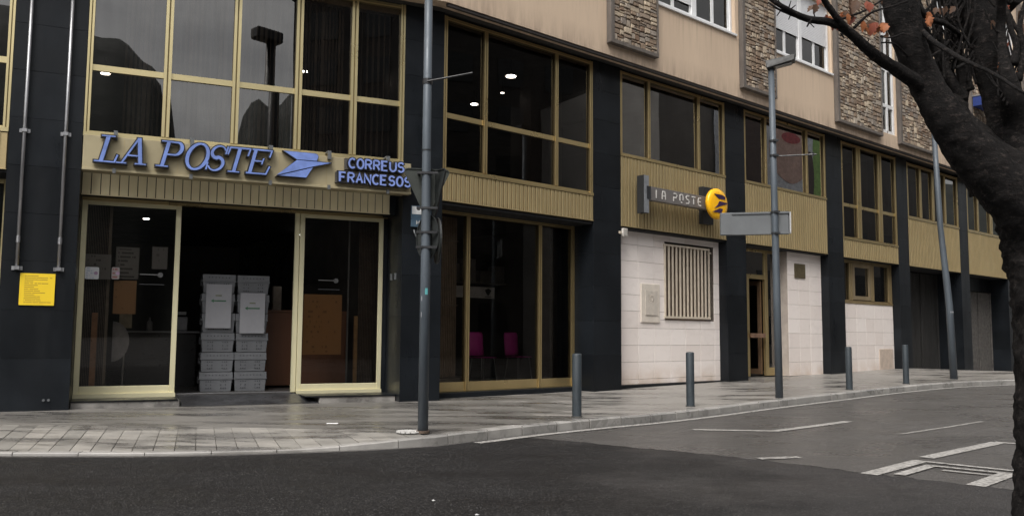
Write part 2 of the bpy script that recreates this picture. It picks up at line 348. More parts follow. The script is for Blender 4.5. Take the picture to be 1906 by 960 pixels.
def asphalt(name, base, wetc, rough=(.32,.62), spk=.5, spl=.5, worn=False):
    m, nt, N, L, P = new_mat(name); g = N.new('ShaderNodeNewGeometry')
    def wn(scale, det, rough_, st=(1,1,1)):
        mp = N.new('ShaderNodeMapping'); mp.inputs['Scale'].default_value = st; n = N.new('ShaderNodeTexNoise'); n.inputs['Scale'].default_value = scale; n.inputs['Detail'].default_value = det; n.inputs['Roughness'].default_value = rough_
        L.new(g.outputs['Position'], mp.inputs[0]); L.new(mp.outputs[0], n.inputs['Vector']); return n.outputs['Fac']
    big = wn(.55, 6, .6, (1,2,1)); agg = wn(32, 5, .85); agg2 = wn(95, 2, .8); spec = wn(85, 1, .5); patch = wn(2.2, 5, .6)
    vo = N.new('ShaderNodeTexVoronoi'); vo.inputs['Scale'].default_value = 60; L.new(g.outputs['Position'], vo.inputs['Vector'])
    c = mixc(N, L, ramp(N, L, big, .35, .7), base, wetc)
    if worn:   # traffic-polished, greyer towards the crossing road
        sp = N.new('ShaderNodeSeparateXYZ'); L.new(g.outputs['Position'], sp.inputs[0])
        q = math_(N, L, 'ADD', math_(N, L, 'MULTIPLY', sp.outputs[0], .16), math_(N, L, 'MULTIPLY', wn(.7, 5, .6), 1.2))
        c = mixc(N, L, math_(N, L, 'MULTIPLY', ramp(N, L, q, .75, 1.55), .85), c, (.042,.039,.038))
    c = mixc(N, L, math_(N, L, 'MULTIPLY', ramp(N, L, agg, .50, .62), spk), c, tuple(min(1, x*2.6+.02) for x in base))
    c = mixc(N, L, math_(N, L, 'MULTIPLY', ramp(N, L, agg2, .52, .64), spk*.8), c, tuple(x*.3 for x in base))
    c = mixc(N, L, math_(N, L, 'MULTIPLY', ramp(N, L, spec, .63, .70), .8), c, (.16,.155,.15))
    c = mixc(N, L, math_(N, L, 'MULTIPLY', ramp(N, L, patch, .5, .75), .4), c, tuple(x*.6 for x in base))
    L.new(c, P.inputs['Base Color']); L.new(ramp(N, L, big, .3, .7, (rough[1],)*3, (rough[0],)*3), P.inputs['Roughness'])
    P.inputs['Specular IOR Level'].default_value = spl
    h = math_(N, L, 'ADD', agg, vo.outputs['Distance']); bump(N, L, P, h, .9, .010); return m
ASPH = asphalt('asphalt_old', (.080,.075,.071), (.052,.049,.047), (.17,.5), .7)
ASPN = asphalt('asphalt_new', (.0098,.0092,.0096), (.006,.0057,.0062), (.38,.7), .55, .25, True)
def paint_mat(name='road_paint', lo=.38, hi=.56):
    m, nt, N, L, P = new_mat(name); g = N.new('ShaderNodeNewGeometry'); n = N.new('ShaderNodeTexNoise'); n.inputs['Scale'].default_value = 22; n.inputs['Detail'].default_value = 7; n.inputs['Roughness'].default_value = .75
    L.new(g.outputs['Position'], n.inputs['Vector'])
    k = ramp(N, L, n.outputs['Fac'], lo, hi)
    L.new(mixc(N, L, k, (.10,.095,.09), (.44,.425,.40)), P.inputs['Base Color']); P.inputs['Roughness'].default_value = .55; return m
PAINT = paint_mat('road_paint', .36, .58); PAINTW = paint_mat('road_paint_worn', .42, .62)

# ================================================================== ground
def road_sheet():
    ax = [-1500,-500,-200,-100,-60]+[i*2 for i in range(-20, 31)]+[80,120,200,500,1500]
    ay = [-1500,-500,-200,-100,-60]+[i*2 for i in range(-20, 31)]+[80,120,200,500,1500]
    b = MB(); n = len(ax)
    for y in ay:
        for x in ax: b.v.append((x, y, GH(x, y)-.12))
    for j in range(len(ay)-1):
        for i in range(n-1):
            b.f.append((j*n+i, j*n+i+1, (j+1)*n+i+1, (j+1)*n+i)); b.m.append(0)
    return b
road = struct('road', road_sheet(), ASPH)
def sheet(name, pts, mat, dz, sub=6):
    b = MB(); b.poly([(x, y, GH(x, y)-.12+dz) for x, y in pts]); return struct(name, b, mat)
_seam = [(4.9,7.5)]
for (x0,y0),(x1,y1) in (((4.9,7.5),(4.46,7.84)),((4.46,7.84),(3.54,8.71)),((3.54,8.71),(2.84,9.56)),((2.84,9.56),(1.9,10.30)),((1.9,10.30),(.85,11.18))):
    for k in range(1,13): j = random.uniform(-.03,.03); _seam.append((x0+(x1-x0)*k/12+j, y0+(y1-y0)*k/12+j))
sheet('road_resurfaced', [(-14,-6),(5.6,-6),(6.2,6.6)]+_seam+[(.2,11.62),(-.3,11.28),(-.9,10.6),(-1.6,10.2),(-2.4,9.9),(-3.2,9.65),(-4.1,9.5),(-5.6,9.45),(-14,9.4)], ASPN, .004)

SEAM = simple('seam_tar', (.006,.006,.006), .5)
KC = [(-11,9.50),(-9,9.52),(-7,9.55),(-5.54,9.58),(-4.11,9.66),(-3.17,9.83),(-2.33,10.07),(-1.6,10.34),(-1.03,10.66),(-.44,11.23),(.07,11.83),(.58,12.36),(1.09,12.85),(1.58,13.30),(2.07,13.72),(2.9,14.56),(3.68,15.42),(4.6,16.35),(5.5,17.2),(7.05,18.65),(8.2,19.75),(9.4,20.8),(10.6,21.75),(11.9,22.5),(13.4,23.1),(16,24.0),(22,26.2),(30,29.5)]
def cat(P, n=8):
    out = []
    for i in range(len(P)-1):
        p0 = Vector(P[max(i-1,0)]); p1 = Vector(P[i]); p2 = Vector(P[i+1]); p3 = Vector(P[min(i+2,len(P)-1)])
        for k in range(n):
            t = k/n; out.append(.5*((2*p1)+(-p0+p2)*t+(2*p0-5*p1+4*p2-p3)*t*t+(-p0+3*p1-3*p2+p3)*t**3))
    out.append(Vector(P[-1])); return out
KS = cat(KC)
def sm(x, a, b): t = max(0, min(1, (x-a)/(b-a))); return t*t*(3-2*t)
def kz(x, y): return GH(x, y) - .09*(1-sm(x, -2.6, -.5))
def resample(P, step):
    out = [P[0].copy()]; acc = 0
    for i in range(1, len(P)):
        a, b = P[i-1], P[i]; d = (b-a).length
        while acc + d >= step:
            t = (step-acc)/d; a = a + (b-a)*t; out.append(a.copy()); d = (b-a).length; acc = 0
        acc += d
    return out
KR = resample(KS, .1)
def nrm(P, i):
    d = (P[min(i+1,len(P)-1)]-P[max(i-1,0)]).normalized(); return Vector((-d.y, d.x))
# pavement sheet
pv = MB(); rows = []
idx = list(range(0, len(KR), 4))
for i in idx:
    k = KR[i] + nrm(KR, i)*.14
    p = Vector((k.x, k.y, 0))
    left = k.x < .3
    # back point: inside the building line
    def onplane(F, t):
        q = F.inverted() @ (FW @ p); return FW.inverted() @ (F @ Vector((q.x, t, 0)))
    if k.x < -4: b2 = onplane(F1, 1.6)
    elif k.x > 2.5: b2 = onplane(F2, 2.6)
    else:
        t = (k.x+4)/6.5; b2 = onplane(F1, 1.6).lerp(onplane(F2, 2.6), t)
    mid = Vector((k.x + (-.25 if k.x < -1.8 else 0), 11.52, 0)) if k.x < -1.5 else Vector((k.x, k.y, 0)).lerp(b2, .25)
    zk = kz(k.x, k.y) - (.03 if k.x < -1.5 else .002)
    hb = GH(b2.x, b2.y) + .012*(1-sm(b2.x, -2.5, 0))
    row = [(k.x, k.y, zk), (mid.x, mid.y, GH(mid.x, mid.y))]
    for q in (.25, .5, .75, 1): row.append((mid.x+(b2.x-mid.x)*q, mid.y+(b2.y-mid.y)*q, GH(mid.x, mid.y)+(hb-GH(mid.x, mid.y))*q))
    rows.append(row)
nr = len(rows[0])
for r_ in rows: pv.v += r_
for i in range(len(rows)-1):
    for j in range(nr-1): pv.f.append((i*nr+j, (i+1)*nr+j, (i+1)*nr+j+1, i*nr+j+1)); pv.m.append(0)
pavement = struct('pavement', pv, PAVE)
# kerb stones
kerb_par = struct('kerb', MB().poly([(-11,9.62,-1.33),(-1.7,10.45,-1.33),(-1.7,10.5,-1.33),(-11,9.7,-1.33)]), KERB)
STEP = 7
i = 0
while i + STEP < len(KR):
    b = MB(); seg = [KR[j] for j in range(i, i+STEP+1)]; g = .012 if KR[i].x > -1 else .005
    wid = .15 if seg[0].x > -1.5 else .13
    n = len(seg); d0 = (seg[1]-seg[0]).normalized()*g; d1 = (seg[-1]-seg[-2]).normalized()*g
    seg = [seg[0]+d0] + seg[1:-1:2] + [seg[-1]-d1]; n = len(seg)
    dz = random.uniform(-.003,.003); off = random.uniform(-.004,.004)
    for q, s_ in enumerate(seg):
        nn = nrm(seg, q); a = s_ + nn*off; c = s_ + nn*(wid+off); zt = kz(s_.x, s_.y)+.004+dz
        ch = .012 if s_.x < -1 else .022
        b.v += [(a.x, a.y, GH(s_.x,s_.y)-.2), (a.x, a.y, zt-ch), (a.x+nn.x*ch, a.y+nn.y*ch, zt), (c.x, c.y, zt), (c.x, c.y, zt-.2)]
    for q in range(n-1):
        for e in range(4): b.f.append((q*5+e, (q+1)*5+e, (q+1)*5+e+1, q*5+e+1)); b.m.append(0)
    b.f += [(0,1,2,3,4), tuple(5*(n-1)+e for e in (4,3,2,1,0))]; b.m += [0,0]
    part('kerb_stone', b, KERB, kerb_par)
    i += STEP
# slabs on the dropped kerb
def slab_pts(k):
    fx = -5.09+.2235*k + (0 if k < 12 else -.004*(k-12)**2); return fx, -5.75+.2345*k
def kerb_y(x):
    best = min(range(len(KR)), key=lambda i: abs(KR[i].x-x)); return KR[best].y
for k in range(-9, 19):
    b = MB(); f0, b0 = slab_pts(k); f1, b1 = slab_pts(k+1); g = .006
    yf0 = kerb_y(f0)+.15; yf1 = kerb_y(f1)+.15; yb = 11.6-.02*max(0,k-2)
    dz = random.uniform(-.002,.002)
    pts = [(f0+g, yf0, kz(f0,yf0)+dz), (f1-g, yf1, kz(f1,yf1)+dz), (b1-g, yb, GH(b1,yb)+.003+dz), (b0+g, yb, GH(b0,yb)+.003+dz)]
    ch = .005
    lo = [(p[0], p[1], p[2]-.05) for p in pts]; me_ = [(p[0], p[1], p[2]-ch) for p in pts]
    cx = sum(p[0] for p in pts)/4; tp = [(p[0]+(ch if p[0] < cx else -ch), p[1]+(ch if q < 2 else -ch), p[2]) for q, p in enumerate(pts)]
    b.add(lo+me_+tp, [(8,9,10,11)]+[(q,(q+1)%4,4+(q+1)%4,4+q) for q in range(4)]+[(4+q,4+(q+1)%4,8+(q+1)%4,8+q) for q in range(4)])
    part('paving_slab', b, SLAB, pavement)
# road line along the kerb
def strip(name, pts, w, mat, dz=.008, cont=False):
    b = MB(); P = [Vector(p) for p in pts]
    for i, p in enumerate(P):
        nn = nrm(P, i)
        for s_ in (-.5, .5): q = p+nn*w*s_; b.v.append((q.x, q.y, GH(q.x, q.y)-.12+dz))
    for i in range(len(P)-1): b.f.append((2*i, 2*i+2, 2*i+3, 2*i+1)); b.m.append(0)
    return struct(name, b, mat)
edge = [KR[i]-nrm(KR, i)*.20 for i in range(0, len(KR), 4) if KR[i].x > -.75]
strip('road_marking', edge, .13, PAINT, .0085)
for a_, b_ in ((3,14),(20,33),(40,52)): strip('road_seam', _seam[a_:b_], .022, SEAM, .006)
strip('road_marking', [(2.63,12.72),(3.2,12.66),(3.77,12.60),(4.6,13.36),(5.4,14.09)], .15, PAINT)
strip('road_marking', [(2.72,9.72),(2.95,9.78),(3.22,9.86)], .14, PAINTW, .0095)
strip('road_marking', [(5.42,12.3),(5.91,12.72),(6.7,13.35),(7.5,14.01)], .07, PAINTW)
strip('road_marking', [(3.50,8.66),(4.45,9.62)], .17, PAINT, .009)
strip('road_marking', [(4.40,9.66),(5.4,8.62)], .09, PAINT, .0105)
strip('road_marking', [(4.21,8.03),(4.95,8.78)], .17, PAINT, .009)
strip('road_marking', [(3.78,8.62),(4.40,9.26)], .12, PAINT, .012)
strip('road_marking', [(4.36,9.27),(4.92,8.74)], .08, PAINT, .0135)
strip('road_marking', [(4.36,8.94),(4.72,8.60),(4.9,8.8)], .07, PAINT, .0125)
strip('road_marking', [(4.64,9.88),(6.30,11.40)], .17, PAINT, .009)
strip('road_marking', [(6.26,11.42),(7.0,10.8)], .12, PAINT, .0105)

# ================================================================== the building
base = w2(9.93, 0); 
BM = Matrix.Translation((base.x, base.y, CAMZ-1.2))
B = thing('office_building', 'long dark granite and gold panelled building with beige upper floor', 'building', BM)

# ---- granite pillars
ZJ = [-1.32,-.39,.36,1.12,1.87,2.62,3.38,4.14,4.90,5.58,6.245]
def pillar(poly, F):
    core = MB(); cx = sum(p[0] for p in poly)/len(poly); cy = sum(p[1] for p in poly)/len(poly)
    core.prism([(cx+(p[0]-cx)*.985, cy+(p[1]-cy)*.985) for p in poly], ZJ[0], ZJ[-1])
    o = part('granite_pillar', core, DARK, B, F)
    for a, b_ in zip(ZJ[:-1], ZJ[1:]):
        m = MB(); j = random.uniform(-.0015,.0015)
        m.prism([(p[0], p[1]+j) for p in poly], a+.0015, b_-.0015); q = part('granite_slab', m, GRAN, o); bev(q, .002)
def rect(s0, s1, t0=0, t1=1.0): return [(s0,t0),(s1,t0),(s1,t1),(s0,t1)]
pillar(rect(-1.70,-.665), F1)
A0 = w1(4.705, 0); A1 = w1(4.705, 1.35); B0 = w2(9.925, 0); B1 = w2(9.925, .9)
pillar([(A0.x,A0.y),(B0.x,B0.y),(B1.x,B1.y),(A1.x,A1.y)], FW)
PIL = [(14.135,15.055),(19.225,20.115),(24.48,25.44),(29.22,30.04),(34.42,35.23),(39.2,40.1),(44.4,45.2)]
for a, b_ in PIL: pillar(rect(a, b_), F2)

# ---- windows
def prof(b, s0, s1, z0, z1, t, horiz, w2_=False):
    """one aluminium bar: flat body with raised ribs"""
    b.box(s0, s1, t, t+.09, z0, z1, 1)
    r = .022
    if horiz:
        h = z1-z0; b.box(s0+.002, s1-.002, t-r, t+.001, z0+h*.12, z0+h*.42); b.box(s0+.002, s1-.002, t-r*.5, t+.001, z0+h*.6, z0+h*.9)
    else:
        h = s1-s0; b.box(s0+h*.01, s0+h*.40, t-r, t+.001, z0+.002, z1-.002); b.box(s0+h*.60, s0+h*.99, t-r, t+.001, z0+.002, z1-.002)
def window(F, s0, s1, z0, z1, mull, trans, gmat, fmat, t=.03, fw=.085, mw=.10, tw=.10, sill=True, parent=B, name='window'):
    fr = MB(); prof(fr, s0, s0+fw, z0, z1, t, False); prof(fr, s1-fw, s1, z0, z1, t, False)
    prof(fr, s0+fw, s1-fw, z1-fw, z1, t, True)
    if sill: fr.box(s0, s1, t-.045, t-.001, z0-.02, z0+.045); fr.box(s0+fw, s1-fw, t, t+.09, z0, z0+fw*.9)
    else: prof(fr, s0+fw, s1-fw, z0, z0+fw, t, True)
    w = part(name, fr, [fmat, GOLDPD if fmat is GOLDP else GOLDD], parent, F)
    ms = [(m, mw) if not isinstance(m, tuple) else m for m in mull]
    edges = [s0+fw]+sum([[m-k/2, m+k/2] for m, k in ms], [])+[s1-fw]
    zb = [z0+fw*.9]
    for tr in trans: zb += [tr-tw/2, tr+tw/2]
    zb.append(z1-fw)
    for m, k in ms:
        q = MB(); prof(q, m-k/2, m+k/2, z0+fw*.9, z1-fw, t, False); part('mullion', q, [fmat, GOLDPD if fmat is GOLDP else GOLDD], w)
    for a in range(0, len(edges), 2):
        for tr in trans:
            q = MB(); q.box(edges[a], edges[a+1], t+.012, t+.08, tr-tw/2, tr+tw/2); part('transom', q, fmat, w)
        for c in range(0, len(zb), 2):
            q = MB(); x0, x1, y0, y1 = edges[a]-.004, edges[a+1]+.004, zb[c]-.004, zb[c+1]+.004
            tt = t+.045+random.uniform(-.002,.002); tilt = random.uniform(-.002,.002)
            q.add([(x0,tt+tilt,y0),(x1,tt-tilt,y0),(x1,tt-tilt,y1),(x0,tt+tilt,y1)], [(0,1,2,3)]); part('pane', q, gmat, w)
    return w
ZT = 6.20
window(F1, -6.8, -1.705, 3.15, ZT, [-4.9, -3.3], [4.28], GLM, GOLDP)
window(F1, -.66, 4.70, 3.20, ZT+.04, [(.565,.12),(1.67,.12),(2.74,.12),(3.74,.12)], [4.33], GLM, GOLDP)
window(F2, 9.93, 14.13, 3.15, ZT, [(11.0,.085),(13.0,.085)], [4.25], GLM2, GOLD)
window(F2, 15.06, 19.22, 4.20, ZT, [(16.12,.075),(18.1,.085)], [], GLM3, GOLD, fw=.07)
window(F2, 20.12, 24.475, 4.20, ZT, [(21.2,.08),(23.4,.09)], [], GLM3, GOLD, fw=.07)
window(F2, 25.445, 29.215, 3.10, ZT-.03, [(26.58,.26),(28.04,.26)], [4.18], GLM2, GOLD)
window(F2, 30.045, 34.415, 4.18, ZT-.06, [(31.15,.14),(32.2,.16),(33.25,.1)], [], GLM2, GOLD, fw=.1)
window(F2, 35.235, 39.195, 4.16, ZT-.06, [(36.35,.12),(37.7,.26),(38.85,.16)], [], GLM2, GOLD, fw=.1)
window(F2, 40.105, 44.395, 4.16, ZT-.06, [(41.35,.12),(42.7,.2)], [], GLM2, GOLD, fw=.1)
GOLDR = anod('gold_door', (.80, .74, .49), .42, .5, .12)
SLRIB = anod('gold_rib', (.66,.54,.31), .38, .7, .15)
# ---- slatted metal panels
def slats(F, s0, s1, z0, z1, t, pitch, mat, single=False, depth=.05):
    back = MB().box(s0, s1, t+.02, t+.06, z0+.01, z1-.005)
    p = part('slat_panel', back, DARK if single else GOLDD, B, F)
    n = max(1, round((s1-s0)/pitch)); w = (s1-s0)/n
    allm = MB()
    for k in range(n):
        a = s0+k*w; m = MB() if single else allm; g = .006 if single else .012
        j = random.uniform(-.0015,.0015)
        m.prismy([(a+g,z0),(a+w-g,z0),(a+w-g,z1-.004),(a+g,z1-.004)], t+j, t+.018+j)
        if not single: m.prismy([(a+g+.002,z0+.004),(a+g+.018,z0+.004),(a+g+.018,z1-.01),(a+g+.002,z1-.01)], t-.013+j, t+j-.0005, 1)
        if single: q = part('slat', m, mat, p); bev(q, .004)
    if not single: part('slat', allm, [mat, SLRIB], p, kind='stuff')
    tr = MB().box(s0, s1, t-.012, t+.05, z0-.014, z0-.001); part('trim', tr, mat, p)
    return p
slats(F1, -.66, 4.58, 2.30, 2.80, .42, .142, anod('gold_slat_pale', (.86,.76,.50), .5, .3, .2), True)
part('band_return', MB().box(4.582, 4.70, .43, .9, 2.28, 3.1), GRAN, B, F1)
slats(F1, -6.8, -1.705, 2.55, 3.12, .0, .142, GOLDS)
slats(F2, 9.93, 14.13, 2.585, 3.125, 0, .11, GOLDS)
slats(F2, 15.06, 19.22, 2.56, 4.175, 0, .12, GOLDS)
slats(F2, 20.12, 24.475, 2.55, 4.175, 0, .12, GOLDS)
slats(F2, 25.445, 29.215, 2.53, 3.075, 0, .12, GOLDS)
slats(F2, 30.045, 34.415, 2.53, 4.155, 0, .12, GOLDS)
slats(F2, 35.235, 39.195, 2.53, 4.135, 0, .12, GOLDS)
slats(F2, 40.105, 44.395, 2.53, 4.135, 0, .12, GOLDS)
# ---- soffits between facade line and recessed ground floor, sill floors of the mezzanine
def sof(F, s0, s1, z, t0, t1, m=GRAN, nm='soffit'): part(nm, MB().box(s0, s1, t0, t1, z, z+.05), m, B, F)
sof(F1, -.66, 4.70, 3.10, .13, .78)
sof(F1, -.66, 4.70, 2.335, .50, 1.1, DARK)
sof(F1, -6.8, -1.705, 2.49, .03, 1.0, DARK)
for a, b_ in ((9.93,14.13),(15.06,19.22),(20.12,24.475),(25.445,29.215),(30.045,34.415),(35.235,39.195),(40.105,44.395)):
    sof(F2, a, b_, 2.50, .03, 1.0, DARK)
sof(F2, 9.93, 14.13, 3.0, .13, .9, INTW, 'sill_floor'); sof(F2, 25.445, 29.215, 2.95, .13, .9, INTW, 'sill_floor')

# ---- floors, ceilings and back walls inside
def plan(t, d=9.0, e=45.2):
    P = [w1(-6.85, t), w1(4.7, t), w2(9.93, t), w2(e, t), w2(e, d)]
    a = w1(4.7, t); bis = Vector((math.sin(R(-33)), math.cos(R(-33)), 0)); mid = (w1(4.7, d)+w2(9.93, d))/2
    P += [w2(9.3, d), w1(4.2, d), w1(-6.85, d)]
    # keep the inner corner convex: replace the two crossing points by the middle one
    P = P[:5]+[mid]+P[7:]
    return [(p.x, p.y) for p in P]
def slabp(name, t, z0, z1, mat, d=12.0): part(name, MB().prism(plan(t, d), z0, z1), mat, B, FW)
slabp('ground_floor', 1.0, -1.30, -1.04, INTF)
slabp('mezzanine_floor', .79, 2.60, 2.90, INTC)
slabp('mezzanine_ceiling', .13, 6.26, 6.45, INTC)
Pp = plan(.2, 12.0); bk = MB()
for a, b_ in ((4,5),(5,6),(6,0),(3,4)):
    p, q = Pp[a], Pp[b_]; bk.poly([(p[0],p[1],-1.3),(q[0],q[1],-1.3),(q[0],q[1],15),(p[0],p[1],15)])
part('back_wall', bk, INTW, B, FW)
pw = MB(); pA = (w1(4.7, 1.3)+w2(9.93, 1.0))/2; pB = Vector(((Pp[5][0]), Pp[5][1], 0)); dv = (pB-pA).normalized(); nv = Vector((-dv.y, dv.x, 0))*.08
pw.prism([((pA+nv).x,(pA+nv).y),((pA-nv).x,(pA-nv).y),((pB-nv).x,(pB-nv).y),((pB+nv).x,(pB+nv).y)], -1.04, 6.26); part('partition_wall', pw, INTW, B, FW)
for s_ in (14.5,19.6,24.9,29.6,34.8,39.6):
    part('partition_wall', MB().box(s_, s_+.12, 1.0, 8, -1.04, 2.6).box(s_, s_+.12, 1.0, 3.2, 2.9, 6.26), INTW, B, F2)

# ---- entrance, left bay
def glazed(F, s0, s1, z0, z1, t, fmat, gmat, rail=.15, fw=.10, name='glass_door', top=.07):
    fr = MB(); fr.box(s0, s0+fw, t, t+.07, z0, z1).box(s1-fw, s1, t, t+.07, z0, z1).box(s0+fw, s1-fw, t+.004, t+.066, z0+.02, z0+rail).box(s0+fw, s1-fw, t+.004, t+.066, z1-top, z1)
    o = part(name, fr, fmat, B, F, bevel=.006)
    part('pane', MB().add([(s0+fw-.004,t+.03,z0+rail-.004),(s1-fw+.004,t+.033,z0+rail-.004),(s1-fw+.004,t+.033,z1-top+.004),(s0+fw-.004,t+.03,z1-top+.004)], [(0,1,2,3)]), gmat, o)
    return o
GLD = glass('glass_door', (.80,.76,.70), 1.1)
d1_ = glazed(F1, -.66, .93, -1.045, 2.27, .95, GOLDR, GLD, .165, .09)
part('bottom_track', MB().box(-.66, .94, .90, .948, -1.075, -1.005), GOLDR, d1_)
d2_ = glazed(F1, 3.02, 4.62, -1.045, 2.27, .95, GOLDR, GLD, .15, .085)
part('bottom_track', MB().box(3.02, 4.62, .90, .948, -1.07, -1.01), GOLDR, d2_)
part('jamb', MB().box(2.93, 3.01, .98, 1.06, -1.04, 2.27), GOLDR, d2_)
part('door_head', MB().box(-.66, 4.70, .93, 1.05, 2.272, 2.325), GOLD, B, F1)
part('end_panel', MB().box(4.625, 4.70, .95, 1.3, -1.1, 2.3), GRAN, B, F1)
STEPM = concrete_pave('step_stone', (.27,.255,.235), (.10,.095,.09)); RAMPM = simple('ramp_rubber', (.028,.028,.03), .4, var=.45, scale=2.5, rvar=.15, bmp=.2)
st = MB().box(-.655, .98, .22, 1.2, -1.3, -1.09); o = part('entrance_step', st, STEPM, B, F1, bevel=.012)
part('step_top', MB().box(-.655, .95, .20, 1.2, -1.088, -1.074), GRAN, o)
st = MB().box(3.30, 4.70, .22, 1.2, -1.3, -1.09); o = part('entrance_step', st, STEPM, B, F1, bevel=.012)
part('step_top', MB().box(3.05, 4.72, .20, 1.2, -1.088, -1.070), GRAN, o)
part('entrance_ramp', MB().add([(1.0,.12,-1.183),(3.28,.12,-1.185),(2.98,1.05,-1.05),(1.0,1.05,-1.05),(1.0,.15,-1.3),(3.28,.15,-1.3),(2.98,1.05,-1.3),(1.0,1.05,-1.3)], [(0,1,2,3),(4,5,1,0),(5,6,2,1),(7,4,0,3)]), RAMPM, B, F1)
part('door_threshold', MB().box(.95, 3.0, 1.03, 1.11, -1.06, -1.032), STEEL, B, F1)
# far-left bay glazing
glazed(F1, -6.7, -1.70, -1.045, 2.49, .7, GOLDP, GLD)
# second bay glazing
def shop(F, s0, s1, z0, z1, t, mull, fmat, gmat, rail):
    fr = MB(); prof(fr, s0, s0+.08, z0, z1, t, False); prof(fr, s1-.08, s1, z0, z1, t, False); prof(fr, s0+.08, s1-.08, z1-.07, z1, t, True)
    o = part('shop_window', fr, [fmat, GOLDPD if fmat is GOLDP else GOLDD], B, F)
    ed = [s0+.08]+sum([[m-.045, m+.045] for m in mull], [])+[s1-.08]
    for m in mull: q = MB(); prof(q, m-.045, m+.045, z0, z1-.07, t, False); part('mullion', q, [fmat, GOLDPD if fmat is GOLDP else GOLDD], o)
    for a in range(0, len(ed), 2):
        part('bottom_rail', MB().box(ed[a], ed[a+1], t+.01, t+.08, z0, z0+rail).box(ed[a], ed[a+1], t-.005, t+.009, z0, z0+.035), fmat, o)
        part('pane', MB().add([(ed[a]-.004,t+.04,z0+rail-.004),(ed[a+1]+.004,t+.043,z0+rail-.004),(ed[a+1]+.004,t+.043,z1-.066),(ed[a]-.004,t+.04,z1-.066)], [(0,1,2,3)]), gmat, o)
    return o
shop(F2, 9.95, 14.13, -1.09, 2.50, .6, [11.05, 13.07], GOLD, GLD, .19)
part('granite_sill', MB().box(9.93, 14.13, .42, .9, -1.32, -1.095), GRAN, B, F2, bevel=.006)
# ---- third bay: white stone wall with barred window
def subtract(r, h):
    x0,x1,y0,y1 = r; a0,a1,b0,b1 = h
    if x1 <= a0 or x0 >= a1 or y1 <= b0 or y0 >= b1: return [r]
    out = []
    if y0 < b0: out.append((x0,x1,y0,b0))
    if y1 > b1: out.append((x0,x1,b1,y1))
    c0, c1 = max(y0,b0), min(y1,b1)
    if x0 < a0: out.append((x0,a0,c0,c1))
    if x1 > a1: out.append((a1,x1,c0,c1))
    return out
def tiled(s0, s1, z0, z1, cols, rows, holes, t=.25, dep=.25):
    rects = [(s0, s1, z0, z1)]
    for h in holes: rects = sum([subtract(r, h) for r in rects], [])
    bk = MB()
    for r in rects: bk.box(r[0], r[1], t+.02, t+dep, r[2], r[3])
    o = part('stone_wall', bk, WSTB, B, F2)
    for a, b_ in zip(cols[:-1], cols[1:]):
        for c, d in zip(rows[:-1], rows[1:]):
            rs = [(a, b_, c, d)]
            for h in holes: rs = sum([subtract(r, h) for r in rs], [])
            for r in rs:
                if r[1]-r[0] < .04 or r[3]-r[2] < .04: continue
                j = random.uniform(-.002,.002); g = .004
                q = part('stone_tile', MB().box(r[0]+g, r[1]-g, t+j, t+.022+j, r[2]+g, r[3]-g), WST, o); bev(q, .002)
    return o
rw = [-1.09,-.97,-.57,-.18,.22,.62,1.0,1.40,1.79,2.18,2.50]
t3 = tiled(15.06, 19.22, -1.09, 2.50, [15.06,15.35,15.95,16.54,17.16,17.77,18.38,18.99,19.22], rw, [(16.96,18.99,.43,2.35)])
part('granite_plinth', MB().box(15.06, 19.22, .17, .5, -1.33, -1.095), GRAN, B, F2, bevel=.005)
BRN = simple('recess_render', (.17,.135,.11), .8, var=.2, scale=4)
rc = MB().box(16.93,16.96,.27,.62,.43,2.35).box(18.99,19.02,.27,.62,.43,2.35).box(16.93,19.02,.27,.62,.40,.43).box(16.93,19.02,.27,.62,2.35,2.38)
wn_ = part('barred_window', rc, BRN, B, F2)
part('pane', MB().box(16.96,18.99,.58,.60,.43,2.35), simple('dirty_blind', (.13,.09,.065), .7, var=.3), wn_)
GRI = simple('grille_paint', (.52,.45,.36), .5, var=.12, scale=8)
part('bar_frame', MB().box(16.90,18.76,.20,.245,2.245,2.29), GRI, wn_)
part('bar_frame', MB().box(16.90,18.76,.20,.245,.475,.53), GRI, wn_)
part('bracket', MB().box(18.76,18.84,.21,.24,2.17,2.2), GRI, wn_)
for k in range(13):
    s_ = 16.92+k*(18.72-16.92)/12; part('bar', MB().box(s_, s_+.034, .205, .24, .53, 2.245), GRI, wn_)
lb = MB().box(16.03,16.72,.215,.262,.36,1.28)
lb_ = part('letter_box', lb, simple('letterbox_stone', (.60,.54,.47), .6, var=.1), B, F2, bevel=.008)
part('flap', MB().box(16.16,16.62,.198,.213,.53,1.12), simple('letterbox_flap', (.52,.47,.41), .5, var=.12, scale=9), lb_, bevel=.006)
em = MB()
for a in range(10):
    w = a*math.pi/5; em.ribbon([(16.38+.05*math.cos(w), .93+.05*math.sin(w)),(16.38+.09*math.cos(w), .93+.11*math.sin(w))], .012, .19, .197, mi=0, ms=0)
em.ribbon([(16.38+.05*math.cos(i*.42), .93+.06*math.sin(i*.42)) for i in range(15)], .012, .189, .197, closed=True, mi=0, ms=0)
part('relief_emblem', em, simple('letterbox_relief', (.44,.39,.34), .6), lb_)
al = MB().box(15.10,15.28,-.02,.25,2.30,2.50); al_ = part('alarm_box', al, simple('alarm_white', (.50,.47,.43), .5), B, F2, bevel=.012)
part('grid', MB().box(15.13,15.25,-.03,-.021,2.33,2.47), simple('alarm_grid', (.36,.34,.31), .6), al_)
part('cable_duct', MB().box(14.98,15.055,-.03,-.001,2.36,2.42), GRI, al_)
